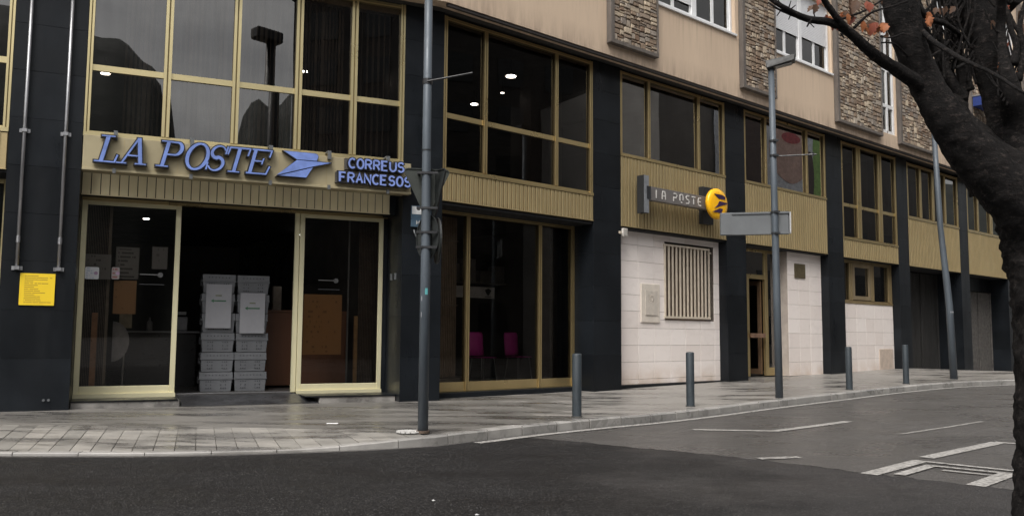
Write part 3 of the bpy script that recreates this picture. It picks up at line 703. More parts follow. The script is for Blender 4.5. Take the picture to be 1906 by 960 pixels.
# ---- fourth bay: door and white wall
tiled(22.59, 24.48, -1.06, 2.50, [22.59,23.19,23.8,24.40,24.48], [-1.06,-.67,-.26,.15,.57,.98,1.40,1.84,2.26,2.50], [])
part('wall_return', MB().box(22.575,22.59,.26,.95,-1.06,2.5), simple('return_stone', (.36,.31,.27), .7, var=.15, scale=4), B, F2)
pq = part('brass_plaque', MB().box(22.95,23.54,.225,.248,1.76,2.18), simple('brass_old', (.16,.13,.075), .45, .5, .2), B, F2, bevel=.004)
df = MB().box(20.13,20.20,.5,.57,-1.04,2.5).box(20.85,21.0,.5,.58,-1.04,1.66).box(20.2,21.79,.5,.57,1.66,1.78).box(21.79,21.93,.49,.58,-1.04,2.5).box(21.93,22.57,.5,.56,2.42,2.5).box(20.2,21.79,.5,.57,2.42,2.5).box(21.93,22.57,.5,.57,-1.04,-.82)
dr = part('entrance_door', df, GOLD, B, F2, bevel=.005)
part('pane', MB().box(20.2,21.79,.53,.536,1.78,2.42), GLM, dr); part('pane', MB().box(21.93,22.57,.53,.536,-.82,2.42), GLM, dr)
lf = MB().box(21.66,21.74,.58,1.35,-1.02,1.64)
part('door_leaf', MB().box(21.70,21.76,.60,.70,-1.0,1.62).box(21.70,21.76,1.25,1.35,-1.0,1.62).box(21.70,21.76,.70,1.25,-1.0,-.85).box(21.70,21.76,.70,1.25,1.5,1.62), simple('door_leaf_bronze', (.16,.10,.06), .4, .4, .2), dr)
part('pull_bar', MB().box(20.95,21.68,.43,.47,.02,.14), simple('pull_bar_brown', (.25,.15,.10), .4, .3), dr)
# ---- fifth bay
tiled(25.445, 29.2, -1.03, 1.12, [25.445,26.05,26.65,27.25,27.86,28.46,29.06,29.2], [-1.03,-.62,-.2,.22,.66,1.12], [])
fw_ = window(F2, 25.445, 29.2, 1.14, 2.50, [(26.37,.2),(27.82,.2),(29.0,.1)], [], GLM2, anod('gold_brown', (.42,.32,.17), .45, .6), t=.28, fw=.1)
part('sash', MB().box(26.50,26.62,.26,.31,1.25,2.4).box(27.58,27.70,.26,.31,1.25,2.4).box(26.62,27.58,.26,.31,1.25,1.37).box(26.62,27.58,.26,.31,2.29,2.4), anod('gold_sash', (.36,.28,.17), .5, .5), fw_)
part('meter_hatch', MB().box(28.1,29.08,.225,.246,-1.0,-.32), simple('hatch', (.50,.41,.34), .6, var=.15), B, F2, bevel=.006)
# ---- garage bays
GGR = simple('gate_dark', (.025,.024,.023), .6, var=.3, scale=3, stretch=(1,1,.2)); GGL = simple('gate_grey', (.085,.078,.072), .85, var=.35, scale=8, bmp=.3)
for a, b_, mt, t in ((30.045,34.415,GGR,.9),(35.235,39.195,GGL,.7),(40.105,44.395,GGL,.7)):
    g_ = part('garage_gate', MB().box(a, b_, t+.1, t+.2, -1.7, 2.5), DARK, B, F2)
    n = 3
    for k in range(n):
        x0 = a+(b_-a)*k/n; x1 = a+(b_-a)*(k+1)/n
        part('gate_panel', MB().box(x0+.03, x1-.03, t+.03, t+.08, -1.65, 1.95 if mt is GGL else 2.45), mt, g_, bevel=.01)
        part('gate_post', MB().box(x1-.05, x1+.03, t-.02, t+.02, -1.65, 1.95 if mt is GGL else 2.45), mt, g_)
    if mt is GGL: part('lintel', MB().box(a, b_, t-.05, t+.09, 1.96, 2.49), GRAN, g_)

# ---- beige upper storey
TO = -.45
def upcorner(t): 
    # intersection of the two facade lines shifted by t
    a = w1(0, t); da = (w1(1, t)-a); b_ = w2(0, t); db = (w2(1, t)-b_)
    k = ((b_.x-a.x)*db.y-(b_.y-a.y)*db.x)/(da.x*db.y-da.y*db.x); p = a+da*k
    q1_ = F1.inverted() @ (FW @ p); q2_ = F2.inverted() @ (FW @ p); return q1_.x, q2_.x
c1_, c2_ = upcorner(TO); ci1, ci2 = upcorner(TO+.3)
uw = MB(); uw.add([(-8,TO,6.25),(c1_,TO,6.25),(ci1,TO+.3,6.25),(-8,TO+.3,6.25),(-8,TO,15),(c1_,TO,15),(ci1,TO+.3,15),(-8,TO+.3,15)], [(0,3,2,1),(4,5,6,7),(0,1,5,4),(2,3,7,6)])
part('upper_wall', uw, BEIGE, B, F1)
HOLES = [(15.80,19.10,7.90,10.0),(20.90,24.15,7.90,10.0),(27.15,28.37,6.68,13.4),(31.5,34.3,7.90,10.0),(36.9,39.9,7.9,10.0),(31.5,34.3,11.2,13.3),(36.9,39.9,11.2,13.3)]
rects = [(c2_, 46, 6.25, 15)]
for h in HOLES: rects = sum([subtract(r, h) for r in rects], [])
# one flat skin with real reveals: cut the rectangles on a common grid so no overlapping faces
uw = MB()
for r in rects: uw.add([(r[0],TO,r[2]),(r[1],TO,r[2]),(r[1],TO,r[3]),(r[0],TO,r[3])], [(0,1,2,3)])
for h in HOLES:
    x0,x1,z0,z1 = h; T = TO+.3
    uw.add([(x0,TO,z0),(x1,TO,z0),(x1,TO,z1),(x0,TO,z1),(x0,T,z0),(x1,T,z0),(x1,T,z1),(x0,T,z1)], [(0,4,5,1),(1,5,6,2),(2,6,7,3),(3,7,4,0)])
uw.add([(c2_,TO,6.25),(46,TO,6.25),(46,TO+.3,6.25),(ci2,TO+.3,6.25)], [(0,3,2,1)])
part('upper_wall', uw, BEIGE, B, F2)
us = MB().prism([tuple(w1(-8,TO+.3).xy), tuple(w1(ci1,TO+.3).xy), tuple(w2(46,TO+.3).xy), tuple(w2(46,.3).xy), tuple(w1(4.9,.3).xy), tuple(w1(-8,.3).xy)], 6.248, 6.258)
part('overhang_soffit', us, simple('soffit_dark', (.03,.028,.026), .9), B, FW)
part('drip_edge', MB().box(c2_+.05, 46, TO+.02, TO+.09, 6.19, 6.249), simple('drip_dark', (.035,.03,.028), .9), B, F2)
part('upper_room', MB().box(c2_+.3, 46, 1.5, 1.6, 6.5, 15).box(c2_+.3, 46, -.14, 1.5, 6.46, 6.5).box(c2_+.3, 46, -.14, 1.5, 10.4, 10.5), INTW, B, F2)
part('roof_slab', MB().prism([tuple(w1(-8,TO-.1).xy), tuple(w1(upcorner(TO-.1)[0],TO-.1).xy), tuple(w2(46,TO-.1).xy), tuple(w2(46,12).xy), Pp[5], tuple(w1(-8,12).xy)], 15.002, 15.2), CONCF, B, FW)
part('side_wall', MB().box(45.2, 46, TO+.01, 12, -1.7, 15), BEIGE, B, F2)
# ---- white upper windows
SHUT = simple('shutter_white', (.66,.66,.67), .5, var=.05)
def upwin(s0, s1, z0, z1, leaves, shut, sashes=2):
    t = TO+.10; f = MB().box(s0+.01, s0+.10, t, t+.1, z0+.01, z1-.01).box(s1-.10, s1-.01, t, t+.1, z0+.01, z1-.01).box(s0+.1, s1-.1, t, t+.1, z0+.01, z0+.09).box(s0+.1, s1-.1, t, t+.1, z1-.09, z1-.01)
    xs = [s0+.1+(s1-s0-.2)*k/leaves for k in range(leaves+1)]
    for x in xs[1:-1]: f.box(x-.09, x+.09, t-.006, t+.1, z0+.09, z1-.09)
    w = part('window', f, WPVC, B, F2, bevel=.006)
    part('sill', MB().box(s0-.02, s1+.02, TO-.05, t-.002, z0-.05, z0+.008), WPVC, w, bevel=.005)
    for k in range(leaves):
        a = xs[k]+(.09 if k else 0); b_ = xs[k+1]-(.09 if k < leaves-1 else 0); zt = z1-.09
        n = sashes
        for q in range(n):
            x0 = a+(b_-a)*q/n; x1 = a+(b_-a)*(q+1)/n
            part('sash', MB().box(x0+.002, x0+.055, t+.03, t+.08, z0+.09, zt).box(x1-.055, x1-.002, t+.03, t+.08, z0+.09, zt).box(x0+.055, x1-.055, t+.03, t+.08, z0+.09, z0+.15).box(x0+.055, x1-.055, t+.03, t+.08, zt-.06, zt), WPVC, w)
            part('pane', MB().box(x0+.05, x1-.05, t+.05, t+.056, z0+.14, zt-.05), GLU, w)
        zs = shut[k]
        if zs:
            sh = MB(); z = zs
            while z < zt-.03: sh.box(a+.01, b_-.01, t+.004, t+.022, z+.003, min(z+.047, zt)); z += .05
            part('shutter', sh, SHUT, w, kind='stuff')
        cu = MB(); m_ = 22
        for q in range(m_): # curtain folds
            x0 = a+(b_-a)*q/m_; x1 = a+(b_-a)*(q+1)/m_; y = t+.3+.03*math.sin(q*1.9); y2 = t+.3+.03*math.sin((q+1)*1.9)
            if q < 9 or q > 16: cu.poly([(x0,y,z0),(x1,y2,z0),(x1,y2,z1),(x0,y,z1)])
        part('curtain', cu, simple('net_curtain', (.10,.10,.10), .9, var=.3), w)
    return w
upwin(15.80, 19.10, 7.90, 10.0, 2, [8.25, 0]); upwin(20.90, 24.15, 7.90, 10.0, 2, [8.66, 8.72])
upwin(31.5, 34.3, 7.9, 10.0, 2, [8.6, 9.4]); upwin(36.9, 39.9, 7.9, 10.0, 2, [9.2, 8.6]); upwin(31.5, 34.3, 11.2, 13.3, 2, [12.0, 12.4]); upwin(36.9, 39.9, 11.2, 13.3, 2, [12.6, 12.0])
t = TO+.06; f = MB().box(27.16,27.26,t,t+.1,6.69,13.39).box(28.26,28.36,t,t+.1,6.69,13.39).box(27.82,27.92,t,t+.1,6.79,13.3)
for z in (6.69, 7.56, 8.80, 9.95, 11.1, 12.2): f.box(27.26,27.82,t+.004,t+.09,z,z+.12).box(27.92,28.26,t+.004,t+.09,z,z+.12)
w = part('window', f, WPVC, B, F2, bevel=.006)
for za, zb in ((6.81,7.56),(7.68,8.8),(8.92,9.95),(10.07,11.1),(11.22,12.2),(12.32,13.3)):
    part('pane', MB().box(27.25,27.83,t+.05,t+.056,za,zb), GLU, w); part('pane', MB().box(27.91,28.27,t+.05,t+.056,za,zb), GLU, w)
# ---- rubble piers
def split(x0,x1,z0,z1,amin,out,dep=0):
    w, h = x1-x0, z1-z0; area = w*h
    if (area < amin*random.uniform(.55,2.6) and w < h*3.2 and h < w*1.5) or area < amin*.5: out.append((x0,x1,z0,z1)); return
    k = random.uniform(.34,.66)
    if w > h*random.uniform(1.25,2.6): m = x0+w*k; split(x0,m,z0,z1,amin,out); split(m,x1,z0,z1,amin,out)
    else: m = z0+h*k; split(x0,x1,z0,m,amin,out); split(x0,x1,m,z1,amin,out)
def stone_mesh(b, r, t):
    x0,x1,z0,z1 = r; g = .008; j = min(x1-x0, z1-z0)*.10
    J = lambda: random.uniform(-j, j*.3)
    n = [(x0+g-J(), z0+g-J()), ((x0+x1)/2+J(), z0+g+abs(J())*.4), (x1-g+J(), z0+g-J()), (x1-g+J()*.6, (z0+z1)/2), (x1-g+J(), z1-g+J()), ((x0+x1)/2+J(), z1-g-abs(J())*.4), (x0+g-J(), z1-g+J()), (x0+g-J()*.6, (z0+z1)/2)]
    cx, cz = sum(p[0] for p in n)/8, sum(p[1] for p in n)/8; d = random.uniform(.012,.04); ch = .82
    tx, tz = random.uniform(-.04,.04), random.uniform(-.04,.04)
    inn = [(cx+(p[0]-cx)*ch, t-d+(p[0]-cx)*tx+(p[1]-cz)*tz, cz+(p[1]-cz)*ch) for p in n]
    fr = [(p[0], t-d*.55, p[1]) for p in n]; bk_ = [(p[0], t+.012, p[1]) for p in n]
    b.add(bk_+fr+inn, [tuple(16+i for i in range(8))]+[(i,(i+1)%8,8+(i+1)%8,8+i) for i in range(8)]+[(8+i,8+(i+1)%8,16+(i+1)%8,16+i) for i in range(8)])
def pier(s0, s1, z0, ztop, single_to, amin, fwid=.13):
    t = TO-.14
    fr = MB().box(s0, s0+fwid, t, TO-.002, z0, ztop).box(s1-.03, s1, t, TO-.002, z0, ztop).box(s0+fwid, s1-.03, t, TO-.002, z0, z0+.09)
    bk_ = MB().box(s0+fwid, s1-.03, TO-.08, TO-.003, z0+.09, ztop)
    p = part('stone_pier', bk_, MORT, B, F2); part('pier_frame', fr, CONCF, p, bevel=.008)
    out = []; split(s0+fwid, s1-.03, z0+.09, ztop, amin, out); rest = MB()
    for r in out:
        if r[2] < single_to: m = MB(); stone_mesh(m, r, TO-.085); part('rubble_stone', m, RUB, p)
        else: stone_mesh(rest, r, TO-.085)
    if rest.f: part('rubble_stone', rest, RUB, p, kind='stuff')
pier(14.08, 15.76, 6.50, 10.5, 8.0, .021); pier(19.24, 20.86, 6.50, 11.5, 8.6, .022)
pier(24.22, 27.12, 6.46, 14.5, 0, .026); pier(28.40, 31.1, 6.43, 14.5, 0, .028); pier(34.5, 36.6, 6.43, 14.5, 0, .03); pier(40.2, 42.4, 6.43, 14.5, 0, .04)
aw = thing('shop_awning', 'small blue awning box on the beige wall, glimpsed through the tree fork', 'awning', F2 @ Matrix.Translation((34.6, TO, 8.8)))
part('canopy', MB().prism([(0,-.9),(1.15,-.9),(1.15,-.15),(0,-.15)], 0, .36), simple('awning_blue', (.01,.03,.16), .6), aw, F2 @ Matrix.Translation((34.6, TO, 8.82)))
part('rail', MB().box(-.02,1.17,-.96,-.1,.365,.41), STEEL, aw, F2 @ Matrix.Translation((34.6, TO, 8.82)))

# ================================================================== lettering
def arc(cx, cz, rx, rz, a0, a1, n=12): return [(cx+rx*math.cos(R(a0+(a1-a0)*i/n)), cz+rz*math.sin(R(a0+(a1-a0)*i/n))) for i in range(n+1)]
S_CURVE = arc(.5,.74,.42,.26,20,180,9)+arc(.5,.74,.42,.24,190,262,4)+arc(.5,.27,.45,.27,85,0,6)+arc(.5,.27,.45,.27,-10,-160,9)
GL = {'L':[[(0,1),(0,0),(.9,0)]], 'A':[[(0,0),(.5,1),(1,0)],[(.2,.36),(.8,.36)]], 'P':[[(0,0),(0,1)],[(0,1),(.5,1)]+arc(.5,.74,.45,.26,80,-80,8)+[(.5,.48),(0,.48)]],
 'O':[('c',arc(.5,.5,.5,.5,0,345,23))], 'S':[S_CURVE], 'T':[[(0,1),(1,1)],[(.5,1),(.5,0)]], 'E':[[(.9,1),(0,1),(0,0),(.9,0)],[(0,.52),(.75,.52)]],
 'C':[arc(.55,.5,.55,.5,48,312,16)], 'R':[[(0,0),(0,1)],[(0,1),(.5,1)]+arc(.5,.75,.42,.25,80,-80,8)+[(.5,.5),(0,.5)],[(.45,.5),(.95,0)]],
 'U':[[(0,1),(0,.4)]+arc(.5,.38,.5,.38,190,350,10)+[(1,.4),(1,1)]], 'F':[[(.9,1),(0,1),(0,0)],[(0,.52),(.75,.52)]], 'N':[[(0,0),(0,1),(1,0),(1,1)]],
 'M':[[(0,0),(0,1),(.5,.3),(1,1),(1,0)]], 'I':[[(.5,0),(.5,1)]]}
def glyph(ch, x, z, w, h, th, y0, y1, shear=0, mb=None, mi=0, ms=1, wid=None):
    b = mb or MB()
    for q, st in enumerate(GL[ch]):
        closed = st[0] == 'c' if isinstance(st, tuple) else False
        pts = st[1] if closed else st
        P = [(x+p[0]*w+shear*p[1]*h, z+p[1]*h) for p in pts]
        b.ribbon(P, th, y0-.0007*q, y1, closed, mi, ms)
    return b
# ---- big sign of the first bay
FS = F1
sg = thing('post_office_sign', 'long champagne metal fascia sign reading LA POSTE CORREUS FRANCESOS in blue letters', 'sign', F1 @ Matrix.Translation((-.64, -.05, 2.6)))
part('sign_panel', MB().box(-.645, 4.79, -.20, -.10, 2.63, 3.16).box(-.645, 4.79, -.24, -.10, 2.585, 2.628), SIGNP, sg, F1, bevel=.006)
part('sign_frame', MB().box(-.645, 4.79, -.10, .12, 2.60, 2.64).box(-.645,4.79,-.10,-.02,3.12,3.155), SIGNP, sg, F1)
for k in range(6): part('panel_joint', MB().box(-.05+k*.82, -.045+k*.82, -.2025, -.2003, 2.65, 3.13), GOLDS, sg, F1)
Y0, Y1 = -.33, -.225
def serif(b, x, z, w, sh, zb, th=.022): # small horizontal foot centred on (x, z)
    b.ribbon([(x-w/2+sh*(z-zb), z), (x+w/2+sh*(z-zb), z)], th, Y0-.003, Y1, mi=0, ms=1)
ZB, HH, SHR = 2.715, .435, .24
def pt(x, f): return (x+SHR*f*HH, ZB+f*HH)
WK = .9
class Outlined(MB):
    """stroke letters: blue face with a dark channel a little wider behind it"""
    def ribbon(s, pts, w, y0, y1, closed=False, mi=0, ms=1):
        w = [x*WK for x in w] if isinstance(w, (list, tuple)) else w*WK
        wd = [x+.036 for x in w] if isinstance(w, (list, tuple)) else w+.036
        P = list(pts)
        if not closed:
            a = Vector(P[0])-Vector(P[1]); b_ = Vector(P[-1])-Vector(P[-2]); a.normalize(); b_.normalize()
            P[0] = tuple(Vector(P[0])+a*.018); P[-1] = tuple(Vector(P[-1])+b_*.018)
        MB.ribbon(s, P, wd, y0+.012, y1, closed, 1, 1); return MB.ribbon(s, pts, w, y0, y0+.0115, closed, 0, 1)
def letter(fn):
    b = Outlined(); fn(b); return part('letter', b, [BLUE, BLK], sg, F1)
def fL(b):
    b.ribbon([pt(-.38,.02),pt(-.38,.98)], .062, Y0, Y1); serif(b,-.38,ZB+HH-.011,.20,SHR,ZB); b.ribbon([pt(-.48,.025),pt(-.17,.025)], .024, Y0-.001, Y1); b.ribbon([pt(-.185,.02),pt(-.17,.30)], .028, Y0-.002, Y1)
def fA(b):
    b.ribbon([pt(-.08,.02),(.165,ZB+HH-.01)], .030, Y0, Y1); b.ribbon([(.175,ZB+HH),(.20,ZB+.01)], .064, Y0-.001, Y1); b.ribbon([(-.01+.02,ZB+.14),(.20,ZB+.14)], .024, Y0-.002, Y1)
    serif(b,-.085,ZB+.011,.15,SHR,ZB); serif(b,.20,ZB+.011,.17,SHR,ZB)
def fP(b):
    b.ribbon([pt(.52,.02),pt(.52,.98)], .060, Y0, Y1); serif(b,.52,ZB+.011,.19,SHR,ZB); serif(b,.50,ZB+HH-.011,.18,SHR,ZB)
    P = [(.62+p[0]+0, ZB+p[1]) for p in []]
    c = [(.53,.96),(.66,.96)]+[(.66+.085*math.cos(R(a)), .72+.24*math.sin(R(a))) for a in range(75,-90,-15)]+[(.66,.48),(.53,.48)]
    b.ribbon([pt(x,f) for x,f in c], [.026,.03,.04,.05,.056,.060,.062,.062,.060,.056,.05,.045,.036,.03,.026][:len(c)], Y0-.001, Y1)
def fO(b):
    c = [pt(1.015+.155*math.cos(R(a)), .5+.5*math.sin(R(a))) for a in range(0,360,15)]
    wv = [.034+.028*abs(math.cos(R(a))) for a in range(0,360,15)]
    b.ribbon(c, wv, Y0, Y1, True)
def fS(b):
    c = [pt(1.20+.25*p[0], .02+.96*p[1]) for p in S_CURVE]
    n = len(c); b.ribbon(c, [.026+.034*math.sin(math.pi*min(1,max(0,(i-3)/(n-7)))) for i in range(n)], Y0, Y1)
    b.ribbon([pt(1.20,.03),pt(1.195,.32)], .028, Y0-.001, Y1); b.ribbon([pt(1.445,.98),pt(1.44,.68)], .028, Y0-.0015, Y1)
def fT(b):
    b.ribbon([pt(1.64,.02),pt(1.64,.97)], .060, Y0, Y1); serif(b,1.64,ZB+.011,.19,SHR,ZB); b.ribbon([pt(1.48,.965),pt(1.82,.965)], .030, Y0-.001, Y1); b.ribbon([pt(1.485,.98),pt(1.475,.68)], .028, Y0-.002, Y1); b.ribbon([pt(1.81,.98),pt(1.80,.68)], .028, Y0-.002, Y1)
def fE(b):
    b.ribbon([pt(1.90,.02),pt(1.90,.97)], .060, Y0, Y1); b.ribbon([pt(1.84,.965),pt(2.17,.965)], .028, Y0-.001, Y1); b.ribbon([pt(1.84,.03),pt(2.17,.03)], .028, Y0-.001, Y1)
    b.ribbon([pt(1.9,.52),pt(2.06,.52)], .026, Y0-.0015, Y1); b.ribbon([pt(2.165,.99),pt(2.155,.70)], .028, Y0-.002, Y1); b.ribbon([pt(2.165,.01),pt(2.195,.34)], .028, Y0-.002, Y1); b.ribbon([pt(2.055,.40),pt(2.065,.64)], .024, Y0-.0025, Y1)
for fn in (fL,fA,fP,fO,fS,fT,fE): letter(fn)
def embl(polys, y0, y1, M, parent, mats, name='emblem', k=None):
    for pl in polys:
        a = sum(pl[i][0]*pl[(i+1)%len(pl)][1]-pl[(i+1)%len(pl)][0]*pl[i][1] for i in range(len(pl)))
        if a < 0: pl = pl[::-1]
        c_ = (sum(p[0] for p in pl)/len(pl), sum(p[1] for p in pl)/len(pl)); q = MB().prismy(pl, y0, y0+.0115 if name == 'emblem' else y1, 0, 1)
        if name == 'emblem': q.prismy([(c_[0]+(p[0]-c_[0])*1.05, c_[1]+(p[1]-c_[1])*1.14) for p in pl], y0+.012, y1, 1, 1)
        part(name, q, mats, parent, M)
embl([[(2.46,3.165),(3.00,3.165),(3.045,3.15),(3.06,3.11),(3.035,3.035),(2.69,3.035)],
      [(2.69,3.022),(3.29,3.022),(2.98,2.935),(2.36,2.735)],
      [(2.40,2.728),(2.97,2.915),(2.86,2.728)]], -.31, -.20, F1, sg, [BLUE, BLK])
GREY = simple('letter_core', (.06,.055,.05), .6)
part('letter_box', MB().box(3.54, 4.60, -.28, -.201, 2.94, 3.14), GREY, sg, F1)
part('letter_box', MB().box(3.38, 4.72, -.28, -.201, 2.69, 2.885), GREY, sg, F1)
def word(txt, x0, x1, z, h, th, y0, y1, M, parent, mats, gap=.28, shear=0, name='letter'):
    cw = (x1-x0)/(len(txt)+(len(txt)-1)*gap)
    for i, c in enumerate(txt):
        if c != ' ': part(name, glyph(c, x0+i*cw*(1+gap), z, cw, h, th, y0, y1, shear, Outlined()), mats, parent, M)
word('CORREUS', 3.60, 4.61, 2.965, .165, .036, -.34, -.275, F1, sg, [BLUEL, BLK], .36)
word('FRANCESOS', 3.44, 4.74, 2.705, .165, .036, -.34, -.275, F1, sg, [BLUEL, BLK], .36)
for s_ in (-.18, .98, 2.26, 3.27, 4.34):
    part('clamp', MB().box(s_-.03, s_+.03, -.26, -.205, 3.10, 3.25).box(s_-.03, s_+.03, -.21, -.02, 3.235, 3.26), GSIGN, sg, F1); part('lower_clamp', MB().box(s_-.025, s_+.025, -.265, -.24, 2.56, 2.64), GSIGN, sg, F1)
# ---- grey bar with yellow disc on the third bay
s2 = thing('projecting_sign', 'grey bar sign reading LA POSTE with round yellow bird disc', 'sign', F2 @ Matrix.Translation((16.5, -.05, 3.3)))
part('side_plate', MB().box(15.47, 15.64, -.34, -.13, 2.86, 3.74), [GDARK], s2, F2, bevel=.004)
part('side_plate_front', MB().box(15.475, 15.638, -.352, -.342, 2.865, 3.735), simple('plate_light_grey', (.21,.22,.235), .45, .2), s2, F2)
part('wall_bracket', MB().box(15.7, 15.9, -.128, -.015, 3.0, 3.6), GDARK, s2, F2)
part('bar', MB().box(15.645, 18.1, -.33, -.18, 3.18, 3.50), GBAR, s2, F2, bevel=.004)
part('bar_end', MB().box(15.56, 15.70, -.36, -.331, 3.19, 3.49), GDARK, s2, F2)
part('back_plate', MB().box(18.02, 18.45, -.14, -.012, 2.86, 3.80), GDARK, s2, F2)
WHT = simple('letter_white', (.55,.53,.50), .5)
def small(ch, x, w=.135, h=.19, z=3.245):
    b = MB(); th = .030
    ST = {'L':[[(.5,.0),(.5,1)]], 'A':[[(.05,0),(.05,.55),(.25,.98),(.75,.98),(.95,.55),(.95,0)],[(.25,.42),(.8,.42)]], 'P':[[(.0,0),(.0,.6)],[(.0,.98),(.7,.98),(.95,.75),(.7,.46),(.2,.46)]],
      'O':[[(.05,.2),(.05,.85),(.3,1),(.7,1),(.95,.8),(.95,.3)],[(.3,0),(.65,0)]], 'S':[[(.95,.98),(.3,.98),(.05,.75),(.3,.52),(.7,.48),(.95,.25),(.7,0),(.1,0)]], 'T':[[(.0,.98),(1,.98)],[(.5,.75),(.5,0)]], 'E':[[(.95,1),(.3,.96),(.08,.7),(.08,.3),(.3,.02),(.95,0)],[(.3,.5),(.85,.5)]]}[ch]
    for q, st in enumerate(ST): b.ribbon([(x+p[0]*w, z+p[1]*h) for p in st], th, -.340-.0006*q, -.329, mi=0, ms=0)
    part('letter', b, WHT, s2, F2)
for c, x in (('L',15.86),('A',16.14),('P',16.58),('O',16.82),('S',17.06),('T',17.30),('E',17.54)): small(c, x)
dz_ = MB(); cx, cz, rx, rz = 18.14, 3.33, .415, .385; nseg = 40; prof_ = [(1,-.42),(1.0,-.48),(.985,-.495),(.95,-.515),(.7,-.53),(.35,-.537)]
for f_, y in prof_:
    for k in range(nseg): w_ = 2*math.pi*k/nseg; dz_.v.append((cx+rx*f_*math.cos(w_), y, cz+rz*f_*math.sin(w_)))
for a in range(len(prof_)-1):
    for k in range(nseg): k2 = (k+1)%nseg; dz_.f.append((a*nseg+k, a*nseg+k2, (a+1)*nseg+k2, (a+1)*nseg+k)); dz_.m.append(0)
dz_.f.append(tuple((len(prof_)-1)*nseg+k for k in range(nseg))); dz_.f.append(tuple(range(nseg-1,-1,-1))); dz_.m += [0,0]
part('disc', dz_, YEL, s2, F2, smooth=True)
part('disc_mount', MB().box(18.02, 18.26, -.36, -.14, 3.2, 3.46), GDARK, s2, F2)
NAVY = simple('bird_navy', (.035,.015,.06), .4)
embl([[(17.93,3.56),(18.27,3.56),(18.40,3.52),(18.39,3.455),(18.12,3.45)], [(18.14,3.395),(18.54,3.375),(18.30,3.305),(17.94,3.20),(18.08,3.30)], [(17.84,3.10),(18.16,3.215),(18.29,3.21),(18.22,3.10)]], -.546, -.5375, F2, s2, [NAVY, NAVY], 'bird_logo')

# ---- things on the granite
for k, (s_, lab) in enumerate(((-1.48,'left one of the two thin steel poles fixed to the dark granite pillar'),(-.905,'right one of the two thin steel poles on the granite pillar, beside gold frame'))):
    p = thing('steel_pole', lab, 'pole', F1 @ Matrix.Translation((s_, -.06, .95)), 'steel poles on the granite pillar')
    part('shaft', MB().tube([(s_,-.06,.98),(s_,-.06,6.15)], .026, 12), STEEL, p, F1, smooth=True)
    for z in (1.0, 3.16, 5.6): part('clamp', MB().box(s_-.075, s_+.075, -.022, -.001, z-.025, z+.035).box(s_-.035, s_+.035, -.093, -.022, z-.02, z+.03), STEEL, p, F1)
    part('joint', MB().tube([(s_,-.06,1.40),(s_,-.06,1.5)], .031, 12), STEEL, p, F1)
YM = printed('notice_print', (.80,.56,.02), (.30,.19,.02), 17, .62, .13, .49, .50, -1.43, .435, .45, 22)
tag(part('notice_board', MB().box(-1.43,-.945,-.022,-.002,.435,.93), YM, None, F1), 'yellow notice panel with small print below the two steel poles', 'notice')
tag(part('small_socket', MB().disc((-1.02,-.008,-1.03),.02,.02,12,0,'y').disc((-.95,-.008,-1.03),.02,.02,12,0,'y'), GSIGN, None, F1), 'pair of small grey caps low on the left granite pillar', 'wall cap')
pm = (w1(4.705,0)+w2(9.925,0))/2
dpl = (w2(9.925,0)-w1(4.705,0)).normalized(); npl = Vector((-dpl.y, dpl.x, 0))
FP = Matrix(((dpl.x, npl.x, 0, w1(4.705,0).x),(dpl.y, npl.y, 0, w1(4.705,0).y),(0,0,1,CAMZ),(0,0,0,1)))
plq = thing('street_name_plate', 'blue and white street name plate on granite behind the tall pole', 'sign', FP @ Matrix.Translation((.22,-.01,2.0)))
part('plate', MB().box(.16,.56,-.03,-.002,2.02,2.42), simple('plate_blue', (.05,.085,.12), .4), plq, FP, bevel=.004)
part('plate_top', MB().box(.175,.545,-.033,-.0302,2.26,2.405), simple('plate_white', (.62,.63,.62), .4), plq, FP)
for c, x in (('M',.27),('A',.345),('R',.42)): part('letter', glyph(c, x, 2.07, .05, .07, .012, -.034, -.0302, 0, None, 0, 0), WHT, plq, FP)
tag(part('wall_hook', MB().tube([(.22,-.03,1.96),(.22,-.06,1.90),(.25,-.06,1.84),(.29,-.05,1.88),(.29,-.03,1.95)], .014, 8), GSIGN, None, FP), 'small grey hook under the blue street name plate', 'hook')
camd = thing('security_camera', 'small black dome camera on the pale slats under the sign', 'camera', F1 @ Matrix.Translation((1.99,.6,2.5)))
part('mount', MB().disc((1.88,.64,2.52),.045,.1,14,0,'y'), simple('cam_grey', (.2,.19,.18), .5), camd, F1)
part('housing', MB().tube([(1.98,.66,2.52),(1.99,.58,2.52),(2.0,.50,2.50),(2.0,.46,2.48)], [.075,.09,.075,.03], 16), BLK, camd, F1, smooth=True)
tag(part('wall_switch', MB().box(4.66,4.695,.30,.34,1.05,1.17), GSIGN, None, F1), 'small grey fitting on the dark side of the entrance pillar, nearer the street', 'switch')
tag(part('wall_switch', MB().box(4.66,4.695,.56,.60,1.05,1.17), GSIGN, None, F1), 'small grey fitting on the dark side of the entrance pillar, nearer the glass door', 'switch')

# ================================================================== street furniture
def P3(x, y, z): return Vector((x, y, z))
def band(b, x, y, z, r, h=.03): b.tube([(x,y,z-h/2),(x,y,z+h/2)], r, 14)
